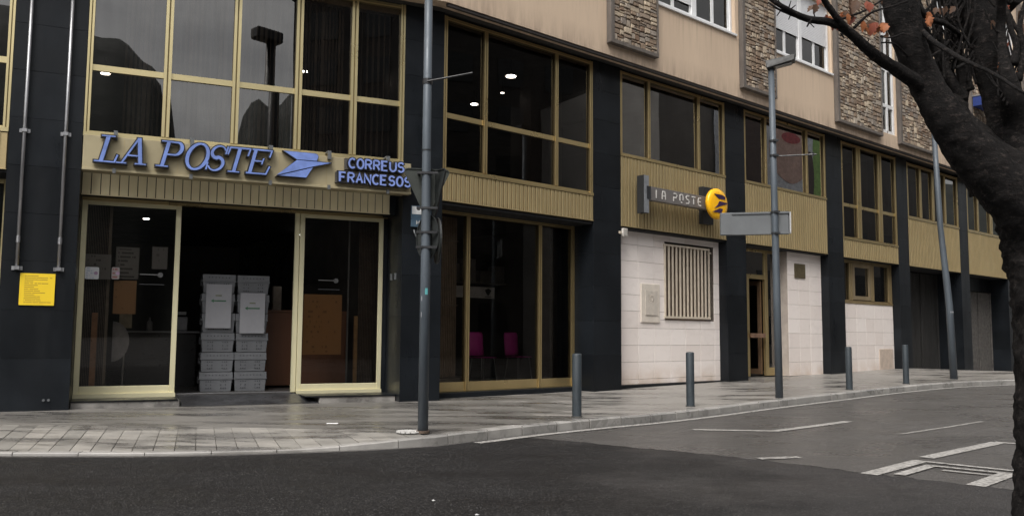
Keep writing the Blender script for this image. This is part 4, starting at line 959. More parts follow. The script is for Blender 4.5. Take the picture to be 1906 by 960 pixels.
# tall pole by the kerb
pp = thing('sign_pole', 'tall grey steel post carrying the backs of road signs', 'pole', FW @ Matrix.Translation((-1.08,11.01,-1.2)))
X0, Y0p = -1.077, 11.007
part('shaft', MB().tube([(X0-.02,Y0p,-1.2),(X0-.02,Y0p,1.0),(X0-.03,Y0p,2.5),(X0-.035,Y0p,5.6)], [.066,.062,.056,.05], 20), POLE, pp, FW, smooth=True)
part('base_ring', MB().tube([(X0-.02,Y0p,-1.2),(X0-.02,Y0p,-1.17)], .085, 20), simple('rusty', (.10,.07,.05), .8), pp, FW)
arm = MB().tube([(X0-.03,Y0p-.06,3.26),(-.85,10.98,3.32),(-.53,11.03,3.40)], .012, 8); band(arm, X0-.03, Y0p, 3.27, .063, .07)
part('bracket_arm', arm, BLK, pp, FW)
part('joint_ring', MB().tube([(X0-.03,Y0p,2.36),(X0-.03,Y0p,2.38)], .060, 20), GDARK, pp, FW)
for z in (2.07,1.62,1.31,1.12):
    c = MB(); band(c, X0-.025, Y0p, z, .066, .028); c.box(X0-.14, X0+.13, Y0p-.066, Y0p-.04, z-.014, z+.014).box(X0-.14, X0-.11, Y0p-.05, Y0p+.08, z-.012, z+.012); part('clamp', c, BLK, pp, FW)
part('sticker', MB().add([(X0-.02+.0605*math.sin(a), Y0p-.0605*math.cos(a)-.004, zz) for zz in (.52,.60) for a in (.1,.4,.7)], [(0,1,4,3),(1,2,5,4)]), simple('sticker_teal', (.10,.35,.36), .5), pp, FW)
part('paint_scuff', MB().add([(X0-.02+.0615*math.sin(a), Y0p-.0615*math.cos(a)-.004, zz) for zz in (.44,.50) for a in (-.75,-.5)], [(0,1,3,2)]).add([(X0-.02+.0615*math.sin(a), Y0p-.0615*math.cos(a)-.004, zz) for zz in (.24,.30) for a in (-.75,-.55)], [(0,1,3,2)]), PAPER, pp, FW)
def local(x, y, z, yaw): return FW @ Matrix.Translation((x, y, z)) @ Matrix.Rotation(yaw, 4, 'Z')
SGB = simple('sign_back', (.045,.05,.044), .5, .3, .15, 6); SGB2 = simple('sign_back_dark', (.028,.031,.03), .5, .3, .2, 6); RED = simple('sign_red', (.45,.04,.05), .5, var=.3, scale=12); SWH = simple('sign_white', (.55,.54,.52), .5, var=.15, scale=14)
def tri(w, h, r=.06):
    P = [(-w/2,h),(w/2,h),(0,0)]; out = []
    for i in range(3):
        a = Vector(P[i]); p = Vector(P[i-1]); n = Vector(P[(i+1)%3]); d1_, d2__ = (p-a).normalized(), (n-a).normalized()
        for t_ in (0,.33,.66,1): out.append(tuple(a+d1_*r*(1-t_)**2*1.2+d2__*r*t_**2*1.2))
    return out[::-1]
def roadsign(name, label, cat, M, outline, back, face1, face2, inset):
    th = thing(name, label, cat, M)
    n = len(outline); a = sum(outline[i][0]*outline[(i+1)%n][1]-outline[(i+1)%n][0]*outline[i][1] for i in range(n))
    if a < 0: outline = outline[::-1]
    part('back_plate', MB().prismy(outline, -.004, .004, 0, 0), back, th, M)
    cx = sum(p[0] for p in outline)/n; cz = sum(p[1] for p in outline)/n
    part('rim', MB().ribbon(outline+[outline[0]], .012, -.018, -.0045, mi=0, ms=0), back, th, M)
    part('face', MB().prismy([(cx+(p[0]-cx)*.985, cz+(p[1]-cz)*.985) for p in outline], .0045, .006, 0, 0), face1, th, M)
    part('face_field', MB().prismy([(cx+(p[0]-cx)*inset, cz+(p[1]-cz)*inset) for p in outline], .0063, .0075, 0, 0), face2, th, M)
    return th
roadsign('give_way_sign', 'triangular road sign seen from its grey back, upper left on tall pole', 'road sign', local(X0-.03, Y0p+.085, 1.50, R(14)), tri(.62,.64), SGB, RED, SWH, .72)
roadsign('give_way_sign', 'triangular road sign turned sideways, its edge and red rim showing right of the pole', 'road sign', local(X0+.085, Y0p+.10, 1.50, R(-55)), tri(.56,.62), SGB2, RED, SWH, .72)
circ = [(.29*math.cos(R(a)), .29+.29*math.sin(R(a))) for a in range(0,360,12)]
roadsign('round_road_sign', 'round road sign seen from its dark back behind the tall pole', 'road sign', local(X0-.0, Y0p+.09, .97, R(-42)), [(p[0]*.72, p[1]) for p in circ], SGB2, RED, SWH, .78)
roadsign('round_road_sign', 'round road sign seen almost edge on with white rim, right of the tall pole', 'road sign', local(X0+.13, Y0p+.04, .92, R(-76)), circ, SGB2, SWH, RED, .78)
# lamp post
X2, Y2 = 5.30, 17.37
lp = thing('street_lamp', 'grey street lamp with flat rectangular head beside the yellow disc sign', 'street lamp', FW @ Matrix.Translation((X2,Y2,-1.17)))
XT = 5.34
part('shaft', MB().tube([(X2,Y2,-1.17),(X2-.01,Y2,1.0),(X2-.02,Y2,3),(X2-.03,Y2,5.62)], [.075,.072,.066,.06], 20), POLE, lp, FW, smooth=True)
ML = FW @ Matrix.Translation((X2-.04,Y2,5.60)) @ Matrix.Rotation(R(-22),4,'Z') @ Matrix.Rotation(R(-9),4,'Y')
part('lamp_head', MB().add([(-.09,-.13,-.12),(.46,-.13,-.09),(.50,-.12,.03),(-.09,-.10,.05),(-.09,.13,-.12),(.46,.13,-.09),(.50,.12,.03),(-.09,.10,.05)], [(0,1,2,3),(7,6,5,4),(0,4,5,1),(3,2,6,7),(1,5,6,2),(0,3,7,4)]), simple('lamp_grey', (.035,.035,.034), .5), lp, ML, bevel=.01)
part('lens', MB().box(.08,.40,-.08,.08,-.128,-.12), simple('lamp_lens', (.3,.3,.3), .2), lp, ML)
for z in (3.98,3.68,2.53,2.10):
    c = MB(); band(c, X2-.02, Y2, z, .078, .04); c.box(X2-.05, X2+.06, Y2-.1, Y2-.06, z-.02, z+.02); part('clamp', c, GDARK, lp, FW)
part('bracket_arm', MB().tube([(X2,Y2-.05,3.66),(6.06,17.1,3.66)], .014, 8).tube([(6.0,17.12,3.63),(6.0,17.12,3.70)],.02,8), BLK, lp, FW)
ds = thing('direction_sign', 'blank grey boxed direction sign clamped to the street lamp, seen from behind', 'road sign', FW @ Matrix.Translation((5.0,17.3,2.1)))
MD = FW @ Matrix.Translation((X2-.05,Y2+.10,2.32)) @ Matrix.Rotation(R(-14),4,'Z')
part('sign_box', MB().box(-1.02,.34,-.02,.04,-.235,.235), GSIGN, ds, MD, bevel=.02)
part('rail', MB().box(-.78,.34,-.045,-.021,.19,.225).box(-.78,.34,-.045,-.021,-.225,-.19), GSIGN, ds, MD)
part('end_cap', MB().box(.342,.375,-.03,.05,-.22,.22), simple('cap_light', (.42,.42,.42), .4), ds, MD, bevel=.008)
# far post (leaning slightly)
fp = thing('far_post', 'slim grey post leaning slightly in front of the garage bays', 'pole', FW @ Matrix.Translation((11.86,23.5,-1.05)))
part('shaft', MB().tube([(11.86,23.5,-1.06),(11.80,23.48,.9),(11.62,23.45,3.1),(11.46,23.4,7.6)], [.095,.09,.075,.06], 16), POLE, fp, FW, smooth=True)
part('sticker', MB().tube([(11.81,23.483,.72),(11.81,23.483,.76)], .093, 14), PAPER, fp, FW)
# bollards
def bollard():
    t_ = thing('bollard', '', 'bollard', FW, 'bollards along the kerb')
    n = 24; b = MB(); pr = [(.072,-.02),(.072,.93),(.066,.945),(.05,.952),(.001,.955)]
    for r_, z in pr:
        for k in range(n): w_ = 2*math.pi*k/n; b.v.append((r_*math.cos(w_), r_*math.sin(w_), z))
    for a in range(len(pr)-1):
        for k in range(n): k2 = (k+1)%n; b.f.append((a*n+k, a*n+k2, (a+1)*n+k2, (a+1)*n+k)); b.m.append(0)
    part('post', b, BOLL, t_, FW, smooth=True).matrix_basis = Matrix()
    part('base_collar', MB().tube([(0,0,-.02),(0,0,.012)], .085, 24), simple('collar', (.06,.058,.055), .8), t_, FW).matrix_basis = Matrix()
    return t_
bp = bollard()
for k, (x, y, lab) in enumerate(((1.0,13.36,'nearest dark grey bollard, in front of the gold framed shop window'),(3.16,15.49,'dark grey bollard in front of the barred window'),(7.53,19.55,'dark grey bollard between the street lamp and the white hatch wall'),(9.69,21.53,'farthest dark grey bollard, before the first garage bay'))):
    if k == 0: t_ = bp
    else:
        t_ = bp.copy(); COL.objects.link(t_)
        for ch in bp.children: c = ch.copy(); COL.objects.link(c); c.parent = t_
    t_.matrix_basis = FW @ Matrix.Translation((x, y, GH(x, y))) ; t_['label'] = lab
# drain rosette and litter
dr_ = MB()
for k in range(16):
    w_ = 2*math.pi*k/16; c, s_ = math.cos(w_), math.sin(w_); pts = []
    for rr, ww in ((.075,.012),(.16,.024)): pts += [(c*rr-s_*ww, s_*rr+c*ww), (c*rr+s_*ww, s_*rr-c*ww)]
    q = [pts[0],pts[1],pts[3],pts[2]]
    dr_.prism(q[::-1], 0, .016)
dr_.tube([(0,0,-.005),(0,0,.02)], .07, 20)
tag(part('drain_cover', dr_, SWH, None, FW @ Matrix.Translation((-1.27,11.03,GH(-1.2,11)+.006))), 'white toothed round cover on the paving at the foot of the tall pole', 'drain cover')
tag(part('paper_strip', MB().add([(-.07,0,0),(.09,-.035,.004),(.095,-.015,.012),(-.065,.02,.008),(-.07,.0,.004)], [(0,1,2,3,4)]), simple('litter_white', (.8,.8,.8), .6), None, FW @ Matrix.Translation((-2.42,11.9,-1.185))), 'crumpled white paper strip lying on the wet pavement', 'litter')
for x, y, lab in ((-.62,7.15,'white scrap on the dark asphalt, left one of the pair near the frame bottom'),(-.52,6.25,'small white scrap on dark asphalt nearest the camera, left of centre'),(-.25,6.6,'white scrap on the dark asphalt, right one of the trio near frame bottom'),(1.43,5.9,'lone white scrap on dark asphalt, right of centre')):
    b = MB(); n = 6; b.add([(.017*math.cos(k)*random.uniform(.7,1.3), .013*math.sin(k)*random.uniform(.7,1.3), 0) for k in range(n)]+[(0,0,.008)], [(k,(k+1)%n,n) for k in range(n)])
    tag(part('litter_scrap', b, simple('litter_grey', (.45,.45,.44), .7), None, FW @ Matrix.Translation((x,y,GH(x,y)-.114))), lab, 'litter', 'white scraps on the road')

# ================================================================== things inside
LED = emit('led_white', (1,.98,.94), 14); LEDS = emit('led_small', (1,.98,.94), 6)
def downlight(x, y, z, r, lab, m=LED):
    t_ = thing('ceiling_light', lab, 'ceiling light', FW @ Matrix.Translation((x,y,z)), 'round ceiling lights')
    part('ring', MB().tube([(x,y,z),(x,y,z+.03)], r*1.25, 20), GSIGN, t_, FW); part('lamp', MB().tube([(x,y,z-.012),(x,y,z-.001)], r, 20), m, t_, FW)
    part('stem', MB().tube([(x,y,z+.03),(x,y,z+.4)], .02, 8), BLK, t_, FW)
downlight(-9.29,19.37,5.9,.10,'ceiling light seen in the lower left pane above the letters LA')
downlight(-4.69,19.11,5.9,.07,'ceiling light at the left edge of the fourth upper pane above the sign')
downlight(-.05,19.37,5.9,.115,'largest ceiling light, in the wide pane right of the tall pole')
downlight(-.99,21.78,5.9,.09,'ceiling light in the narrow pane just right of the tall pole')
downlight(.33,23.77,5.9,.08,'ceiling light low in the wide pane, near its gold transom')
downlight(-.26,20.73,5.9,.04,'faint ceiling light below the largest one, in the wide pane')
downlight(1.19,19.97,5.9,.03,'faint ceiling light in the right pane beside the bronze column')
downlight(-7.8,18.4,2.45,.06,'ceiling light seen through the left entrance glass')
downlight(-5.3,21.6,2.5,.03,'tiny ceiling light deep inside the open entrance')
downlight(-4.0,20.2,2.5,.03,'small ceiling light seen through the right entrance glass')
# vertical blinds
def blind(s0, s1, z0, z1, n, t_, lab):
    b = MB()
    for k in range(n):
        s_ = s0+(s1-s0)*(k+.5)/n; w_ = .038*random.uniform(.5,1.0); a = random.uniform(.35,1.1)
        dx, dy = w_*math.cos(a), w_*math.sin(a); zt = z1; zb = z0+random.uniform(0,.04)
        b.add([(s_-dx,t_-dy,zb),(s_+dx,t_+dy,zb),(s_+dx,t_+dy,zt),(s_-dx,t_-dy,zt)], [(0,1,2,3)])
    b.box(s0, s1, t_-.02, t_+.02, z1, z1+.04)
    tag(part('vertical_blind', b, BLIND, None, F1), lab, 'blind', 'vertical blinds upstairs')
blind(-.12,.48,3.3,6.1,8,.35,'vertical blind strips behind the leftmost pane above the letters LA')
blind(.65,1.55,3.3,6.1,11,.35,'vertical blind strips behind the second pane above the letters POS')
blind(1.75,2.65,3.3,6.1,11,.35,'vertical blind strips behind the third pane, above the bird emblem left end')
blind(2.82,3.62,3.3,6.1,13,.35,'vertical blind strips behind the fourth pane, above the blue bird emblem')
blind(3.9,4.55,3.3,6.1,6,.35,'sparse vertical blind strips behind the last pane above CORREUS')
# crates
MC = F1 @ Matrix.Translation((1.67, 1.75, -1.04))
def crate_proto():
    t_ = thing('postal_crate', '', 'crate', MC, 'stacked grey postal crates'); w_, d_, h_ = .285, .20, .357
    b = MB(); b.add([(-w_*.94,-d_*.94,0),(w_*.94,-d_*.94,0),(w_*.94,d_*.94,0),(-w_*.94,d_*.94,0),(-w_,-d_,h_*.66),(w_,-d_,h_*.66),(w_,d_,h_*.66),(-w_,d_,h_*.66)], [(0,3,2,1),(4,5,6,7),(0,1,5,4),(1,2,6,5),(2,3,7,6),(3,0,4,7)])
    for x in (-.17,-.13,-.09,.09,.13,.17):
        for z in (.05,.11,.17): 
            if (abs(x) != .13) or z != .11: b.box(x-.007,x+.007,-d_-.0045,-d_*.93,z,z+.022,1)
    part('body', b, [CRATE, BLK], t_, MC, bevel=.004)
    r_ = MB().box(-w_*1.02, w_*1.02, -d_*1.03, d_*1.03, h_*.665, h_*.985).box(-w_*1.06,w_*1.06,-d_*1.06,d_*1.06,h_*.62,h_*.66)
    for k in range(7): x = -.18+k*.06; r_.box(x-.007,x+.007,-d_*1.03-.003,-d_,h_*.8,h_*.8+.022,1)
    part('rim', r_, [CRATE, BLK], t_, MC)
    for sx in (-1,1): part('handle', MB().box(sx*w_*1.03-.02,sx*w_*1.03+.02,-.05,.05,h_*.7,h_*.74).box(sx*w_*1.03-.02,sx*w_*1.03+.02,-.05,-.035,h_*.4,h_*.7).box(sx*w_*1.03-.02,sx*w_*1.03+.02,.035,.05,h_*.4,h_*.7), BLK, t_, MC)
    return t_
cp = crate_proto(); first = True
ords = ['bottom','second lowest','third lowest','fourth','fifth','topmost']
for col_, (s_, side) in enumerate(((1.67,'left'),(2.28,'right'))):
    for k in range(6):
        if first: t_ = cp; first = False
        else:
            t_ = cp.copy(); COL.objects.link(t_)
            for ch in cp.children: c = ch.copy(); COL.objects.link(c); c.parent = t_
        j = random.uniform(-.012,.012)
        t_.matrix_basis = F1 @ Matrix.Translation((s_+j, 1.75+col_*.02, -1.04+k*.360)) @ Matrix.Rotation(random.uniform(-.03,.03),4,'Z')
        t_['label'] = '%s grey plastic crate of the %s stack in the doorway' % (ords[k], side)
def note(s0, s1, z0, z1, t_, lab, arrow=True):
    o = thing('paper_notice', lab, 'notice', F1 @ Matrix.Translation((s0,t_,z0))); M = F1
    part('sheet', MB().box(s0,s1,t_,t_+.003,z0,z1), PAPER, o, M)
    g = simple('arrow_green', (.03,.10,.05), .6); cx = (s0+s1)/2; cz = z0+(z1-z0)*.62
    part('arrow', MB().prismy([(cx-.14,cz),(cx-.09,cz-.035),(cx-.09,cz-.012),(cx+.13,cz-.012),(cx+.13,cz+.012),(cx-.09,cz+.012),(cx-.09,cz+.035)][::1], t_-.002, t_-.0002), g, o, M)
    part('print', MB().box(cx-.06,cx+.05,t_-.002,t_-.0002,cz+.085,cz+.11), simple('print_dark', (.12,.13,.08), .6), o, M)
note(1.44,1.89,.12,.93,1.50,'white paper sheet with green arrow taped to the left crate stack')
note(2.05,2.50,.03,.78,1.50,'white paper sheet with green arrow taped to the right crate stack')
ct = thing('brown_counter', 'brown wooden counter cabinet behind the right crate stack', 'counter', F1 @ Matrix.Translation((3.0,2.5,-1.04)))
part('front', MB().box(2.66,4.3,2.5,2.56,-1.0,.46), WOOD, ct, F1, bevel=.004); part('top', MB().box(2.64,4.3,2.47,2.95,.462,.50), WOOD, ct, F1)
for a, b_, h_, lab in ((2.82,2.98,.48,'pale upright folder standing left on the brown counter'),(3.22,3.40,.60,'taller pale folder standing right on the brown counter')):
    tag(part('upright_folder', MB().box(a,b_,2.6,2.8,.502,.502+h_), simple('folder_pale', (.16,.13,.10), .7), None, F1), lab, 'folder')
dk = thing('service_desk', 'dark service desk with thin white top left of the crates', 'desk', F1 @ Matrix.Translation((.8,3.5,-1.04)))
part('top', MB().box(.1,1.5,3.4,4.1,.03,.065), PAPER, dk, F1, bevel=.004); part('front', MB().box(.15,1.45,3.5,3.53,-1.04,.028), BLK, dk, F1)
prn = thing('desk_printer', 'small grey printer on the white desk top', 'printer', F1 @ Matrix.Translation((1.15,3.6,.066)))
part('body', MB().box(1.02,1.28,3.55,3.9,.068,.36), simple('printer_grey', (.25,.25,.27), .5), prn, F1, bevel=.02); part('tray', MB().box(1.0,1.24,3.5,3.8,.40,.46), simple('tray_grey', (.3,.3,.31), .5), prn, F1)
sb = tag(part('soap_dispenser', MB().tube([(.56,3.6,.07),(.56,3.6,.24),(.56,3.6,.28),(.56,3.6,.34)], [.055,.055,.02,.018], 12), simple('dispenser', (.25,.25,.26), .4), None, F1), 'pale pump bottle on the desk behind the left door glass', 'bottle')
def poster(name, s0, s1, z0, z1, t_, mat, lab, cat='poster'): return tag(part(name, MB().box(s0,s1,t_,t_+.004,z0,z1), mat, None, F1), lab, cat)
poster('info_poster', -.575,-.17,.93,1.36,1.06, printed('pr_a',(.20,.20,.205),(.05,.05,.05),6,.5,.1,.4,.43,-.575,.93,.6,9,3), 'grey information sheet at the left edge of the left door glass')
poster('info_poster', -.10,.27,.95,1.50,1.06, printed('pr_b',(.16,.16,.165),(.03,.03,.03),8,.55,.1,.37,.55,-.1,.95,.6,8,9), 'tall grey poster with dark heading in the left door glass')
poster('info_poster', .48,.73,1.14,1.53,1.06, printed('pr_c',(.18,.18,.19),(.10,.10,.10),4,.4,.2,.25,.39,.48,1.14,.6,6,5), 'plain grey sheet nearest the gold post in the left door glass')
poster('brown_poster', -.11,.25,.345,.92,1.06, printed('pr_d',(.30,.165,.07),(.16,.09,.04),9,.4,.08,.36,.57,-.11,.345,.6,7,2), 'brown poster under the grey ones in the left door glass')
poster('brown_poster', 3.13,3.86,-.36,.77,1.06, printed('pr_e',(.33,.17,.06),(.17,.085,.03),12,.42,.1,.73,1.13,3.13,-.36,.6,9,7), 'large brown poster in the right door glass')
poster('cream_box', .0,.21,.11,.36,1.9, simple('cream_box', (.26,.23,.17), .7), 'cream card box behind the left door glass below the brown poster', 'box')
def sticker(s0, s1, z0, z1, m, lab):
    o = thing('door_sticker', lab, 'sticker', F1 @ Matrix.Translation((s0,.93,z0))); r_ = .02
    pts = []
    for cx, cz, a0 in ((s1-r_,z0+r_,-90),(s1-r_,z1-r_,0),(s0+r_,z1-r_,90),(s0+r_,z0+r_,180)): pts += [(cx+r_*math.cos(R(a0+a)), cz+r_*math.sin(R(a0+a))) for a in (0,45,90)]
    part('backing', MB().prismy(pts, .972, .975), m, o, F1)
    pk = simple('sticker_mauve', (.42,.28,.42), .5); cx = s0+(s1-s0)*.78; cz = (z0+z1)/2
    part('badge', MB().prismy([(cx+.03*math.cos(R(a)), cz+.03*math.sin(R(a))) for a in range(0,360,30)], .9705, .9717), pk, o, F1)
sticker(-.565,-.35,.925,1.13, printed('st_a',(.72,.73,.75),(.35,.42,.55),5,.5,.12,.2,.2,-.57,.925,.4,5,1), 'white rounded sticker at the left edge of the door glass')
sticker(-.155,-.03,.935,1.14, printed('st_b',(.32,.29,.28),(.25,.06,.06),3,.6,.1,.13,.2,-.155,.935,.4,5,1), 'small greyish sticker with red mark on the left door glass')
# push handles etched on the doors
for a, lab in ((.29,'etched round door marks on the left glass'),(3.38,'etched round door marks on the right glass')):
    o = thing('door_pull', lab.replace('etched round door marks','slim grey door pull with round knob'), 'door handle', F1 @ Matrix.Translation((a,.95,1.0))); hm = simple('pull_grey', (.12,.12,.12), .4, .5)
    part('rod', MB().tube([(a,.955,1.03),(a+.36,.955,1.03)], .010, 8), hm, o, F1); part('knob', MB().tube([(a+.33,.94,1.03),(a+.33,.975,1.03)], .045, 16), hm, o, F1)
    part('lower_rod', MB().tube([(a,.96,.86),(a+.40,.96,.86)], .008, 8), GDARK, o, F1)
# ribbed screens inside the doors
def screen(s0, s1, t_, z0, z1, n, lab, F=F1, mat=None, post=True, nm='ribbed_screen', group='ribbed screens inside'):
    o = thing(nm, lab, 'screen', F @ Matrix.Translation((s0,t_,z0)), group); m = mat or simple('screen_brown', (.075,.055,.042), .6)
    b = MB()
    for k in range(n): s_ = s0+(s1-s0)*k/n; b.box(s_, s_+(s1-s0)/n*.5, t_, t_+.03, z0, z1)
    part('ribs', b, m, o, F, kind='stuff'); part('backing', MB().box(s0,s1,t_+.035,t_+.05,z0,z1), DARK, o, F)
    if post: part('edge_post', MB().box(s1, s1+.05, t_-.02, t_+.04, z0, z1), simple('screen_post', (.13,.11,.09), .4, .4), o, F)
    return o
screen(-.66,-.23,1.3,-1.04,2.26,16,'brown ribbed screen behind the left door glass')
screen(4.25,4.7,1.35,-1.04,2.3,14,'brown ribbed screen behind the right door glass',post=False)
tag(part('brass_post', MB().box(4.16,4.23,1.28,1.34,-1.04,.38), simple('brass_post', (.30,.19,.09), .4, .5), None, F1), 'short brass post standing behind the right door glass', 'post')
tag(part('brass_post', MB().box(-.43,-.34,1.18,1.25,-1.04,.36), simple('brass_post2', (.24,.13,.07), .4, .5), None, F1), 'short reddish brass post standing behind the left door glass', 'post')
tag(part('slim_post', MB().box(4.0,4.03,1.22,1.25,-1.04,2.3), GSIGN, None, F1), 'slim grey upright behind the right door glass', 'post')
rt = thing('round_table', 'round grey table top folded upright on a leg behind the left door glass', 'table', F1 @ Matrix.Translation((-.08,1.8,-1.04)))
part('table_top', MB().prismy([(-.10+.28*math.sin(R(a)), -.135+.36*math.cos(R(a))) for a in range(180,-1,-12)], 1.8, 1.82), simple('table_grey', (.26,.26,.28), .5), rt, F1); part('leg', MB().tube([(.09,1.85,-1.04),(.10,1.85,-.30)], .018, 8), STEEL, rt, F1)
# second bay: radiator, chairs, notice strip, column
o = screen(10.35,11.02,.9,-.82,2.42,15,'tall ribbed beige radiator at the left of the gold framed shop window',F2,simple('radiator_beige',(.34,.27,.21),.5),False,'tall_radiator','')
o['category'] = 'radiator'
part('foot_pipe', MB().box(10.3,11.1,.86,.93,-.90,-.84).box(10.95,10.98,.88,.92,-1.04,-.9).box(10.3,11.03,.885,.899,.62,.635).box(10.3,11.03,.885,.899,1.93,1.945), simple('radiator_rail',(.28,.24,.2),.4), o, F2)
tag(part('column', MB().box(14.25,14.95,1.5,1.9,-1.04,2.6), simple('column_brown', (.16,.13,.10), .6, var=.15), None, F2), 'brown square column behind the right pane of the shop window', 'column')
tag(part('column', MB().box(13.9,14.9,1.8,2.2,2.9,6.25), simple('column_brown2', (.06,.045,.036), .6, var=.15), None, F2), 'dark brown column upstairs behind the right pane beside the granite pillar', 'column')
MAG = simple('chair_magenta', (.60,.05,.38), .45, var=.08)
def chair(s_, t_, lab, rot):
    M = F2 @ Matrix.Translation((s_,t_,-1.04)) @ Matrix.Rotation(rot,4,'Z')
    o = thing('pink_chair', lab, 'chair', M, 'pink chairs in the waiting room')
    b = MB(); n = 6
    prof = [(.60,.20),(.78,.225),(.95,.24),(1.08,.255),(1.14,.26)]
    for z, y in prof:
        for k in range(n+1): x = (-.22+.44*k/n)*(1 if z < 1.1 else .86); b.v.append((x, y+.03*math.cos(k/n*math.pi*2-math.pi)*-1, z))
    m = n+1
    for a in range(len(prof)-1):
        for k in range(n): b.f.append((a*m+k,a*m+k+1,(a+1)*m+k+1,(a+1)*m+k)); b.m.append(0)
    q = part('backrest', b, MAG, o, M, smooth=True); sf = q.modifiers.new('s','SOLIDIFY'); sf.thickness = .015
    part('seat', MB().box(-.23,.23,-.22,.22,.555,.575), MAG, o, M, bevel=.02)
    for x, y in ((-.2,-.19),(.2,-.19),(-.2,.2),(.2,.2)): part('leg', MB().tube([(x*1.15,y*1.2,0),(x*.9,y*.9,.56)], .011, 8), STEEL, o, M)
chair(12.9,2.3,'pink chair on the left in the waiting room window',R(0)); chair(14.0,2.3,'pink chair on the right in the waiting room window',R(0))
ns = thing('notice_strip', 'long grey notice with small dark crest hanging in the waiting room', 'notice', F2 @ Matrix.Translation((12.3,2.5,.9)))
part('sheet', MB().box(12.0,13.4,2.5,2.51,.89,1.15), simple('strip_grey', (.36,.36,.37), .6), ns, F2)
part('crest', MB().prismy([(13.15,1.0),(13.2,.95),(13.25,1.0),(13.3,1.08),(13.2,1.12),(13.1,1.08)], 2.492, 2.499).box(13.1,13.3,2.492,2.499,.92,.935), BLK, ns, F2)
sh = thing('back_shelving', 'dark wall shelving with grey boxes behind the waiting room chairs', 'shelf', F2 @ Matrix.Translation((14,3.4,0)))
part('shelf_board', MB().box(12.0,16.0,3.3,3.7,1.30,1.325), simple('shelf_line', (.16,.155,.15), .5), sh, F2)
for k in range(7):
    x = 12.2+k*.5; part('file_box', MB().box(x, x+.36, 3.4, 3.7, 1.33, 1.62+.28*((k*7)%3)/2), simple('file_grey', (.13+.03*(k%3),)*3, .7), sh, F2)

# ================================================================== tree in the right foreground
BARK = None
def bark():
    m, nt, N, L, P = new_mat('bark')
    a = nz(N, L, 11, 8, .8, (1,1,1.5)); b = nz(N, L, 30, 6, .8, (1,1,1.7))
    c = mixc(N, L, ramp(N, L, a, .35, .7), (.004,.0037,.0037), (.022,.019,.018))
    c = mixc(N, L, math_(N, L, 'MULTIPLY', ramp(N, L, b, .54, .68), .85), c, (.085,.068,.06))
    L.new(c, P.inputs['Base Color']); P.inputs['Roughness'].default_value = .85; P.inputs['Specular IOR Level'].default_value = .2
    bump(N, L, P, math_(N, L, 'ADD', a, math_(N, L, 'MULTIPLY', b, .5)), .9, .03); return m
BARK = bark()
def limb(b, pts, n=14, rough=.10, sub=5, fs=3.0):
    """pts: (x, y, height above the lens, radius) in metres"""
    P = [Vector(p[:3]) for p in pts]; Rr = [p[3] for p in pts]
    out = []; rad = []
    for i in range(len(P)-1):
        p0 = P[max(i-1,0)]; p1 = P[i]; p2 = P[i+1]; p3 = P[min(i+2,len(P)-1)]
        for k in range(sub):
            t_ = k/sub; out.append(.5*((2*p1)+(-p0+p2)*t_+(2*p0-5*p1+4*p2-p3)*t_*t_+(-p0+3*p1-3*p2+p3)*t_**3)); rad.append(Rr[i]+(Rr[i+1]-Rr[i])*t_)
    out.append(P[-1]); rad.append(Rr[-1])
    b0 = len(b.v); b.tube(out, rad, n)
    m = len(out)*n
    for q in range(m):
        i = q//n; v = Vector(b.v[b0+q]); c = out[i]; d = (v-c)
        k = 1+rough*1.1*noise.noise(v*fs*2)+rough*1.1*noise.noise(v*fs*6+Vector((3,1,7)))+rough*.7*noise.noise(Vector((v.x*32, v.y*32, v.z*38)))+rough*.35*noise.noise(v*95)
        b.v[b0+q] = tuple(c+d*k)
tree = thing('cherry_tree', 'dark barked tree with few orange leaves at the right edge of the street', 'tree', FW @ Matrix.Translation((2.798,4.5,-1.32)))
tk = MB()
limb(tk, [(2.855,4.5,-1.461,0.3111),(2.852,4.5,-0.99,0.2722),(2.862,4.5,-0.455,0.25),(2.879,4.5,0.092,0.2556),(2.862,4.5,0.454,0.2667),(2.833,4.5,0.651,0.2778),(2.772,4.5,0.849,0.2556),(2.695,4.5,1.02,0.1833),(2.632,4.5,1.178,0.1389)], 64, .06, 22)
part('trunk', tk, BARK, tree, FW, smooth=True)
l1 = MB(); limb(l1, [(2.834,4.5,0.482,0.1911),(2.647,4.45,0.685,0.1559),(2.454,4.4,0.842,0.1262),(2.289,4.35,0.998,0.1062),(2.153,4.3,1.156,0.0868),(2.062,4.3,1.344,0.0776),(1.987,4.25,1.48,0.0767),(1.921,4.2,1.682,0.0825),(1.886,4.2,1.931,0.0802)], 44, .06, 16); part('limb', l1, BARK, tree, FW, smooth=True)
l2 = MB(); limb(l2, [(2.818,4.5,0.566,0.2346),(2.717,4.5,0.82,0.1653),(2.628,4.5,1.026,0.112),(2.59,4.5,1.192,0.0906),(2.565,4.5,1.322,0.088),(2.531,4.5,1.462,0.096),(2.493,4.5,1.652,0.0906),(2.45,4.5,1.864,0.1067)], 44, .06, 16); part('limb', l2, BARK, tree, FW, smooth=True)
l3 = MB(); limb(l3, [(2.708,4.5,0.935,0.1389),(2.603,4.4,1.138,0.076),(2.51,4.3,1.264,0.0478),(2.48,4.3,1.445,0.0239),(2.479,4.3,1.613,0.0212),(2.436,4.2,1.741,0.0207)], 16, .07, 6); part('limb', l3, BARK, tree, FW, smooth=True)
l4 = MB(); limb(l4, [(2.549,4.5,0.848,0.1667),(2.429,4.5,1.004,0.1167),(2.352,4.5,1.133,0.075),(2.328,4.5,1.248,0.05),(2.31,4.5,1.364,0.025),(2.298,4.5,1.51,0.0167)], 18, .1, 6); part('limb', l4, BARK, tree, FW, smooth=True)
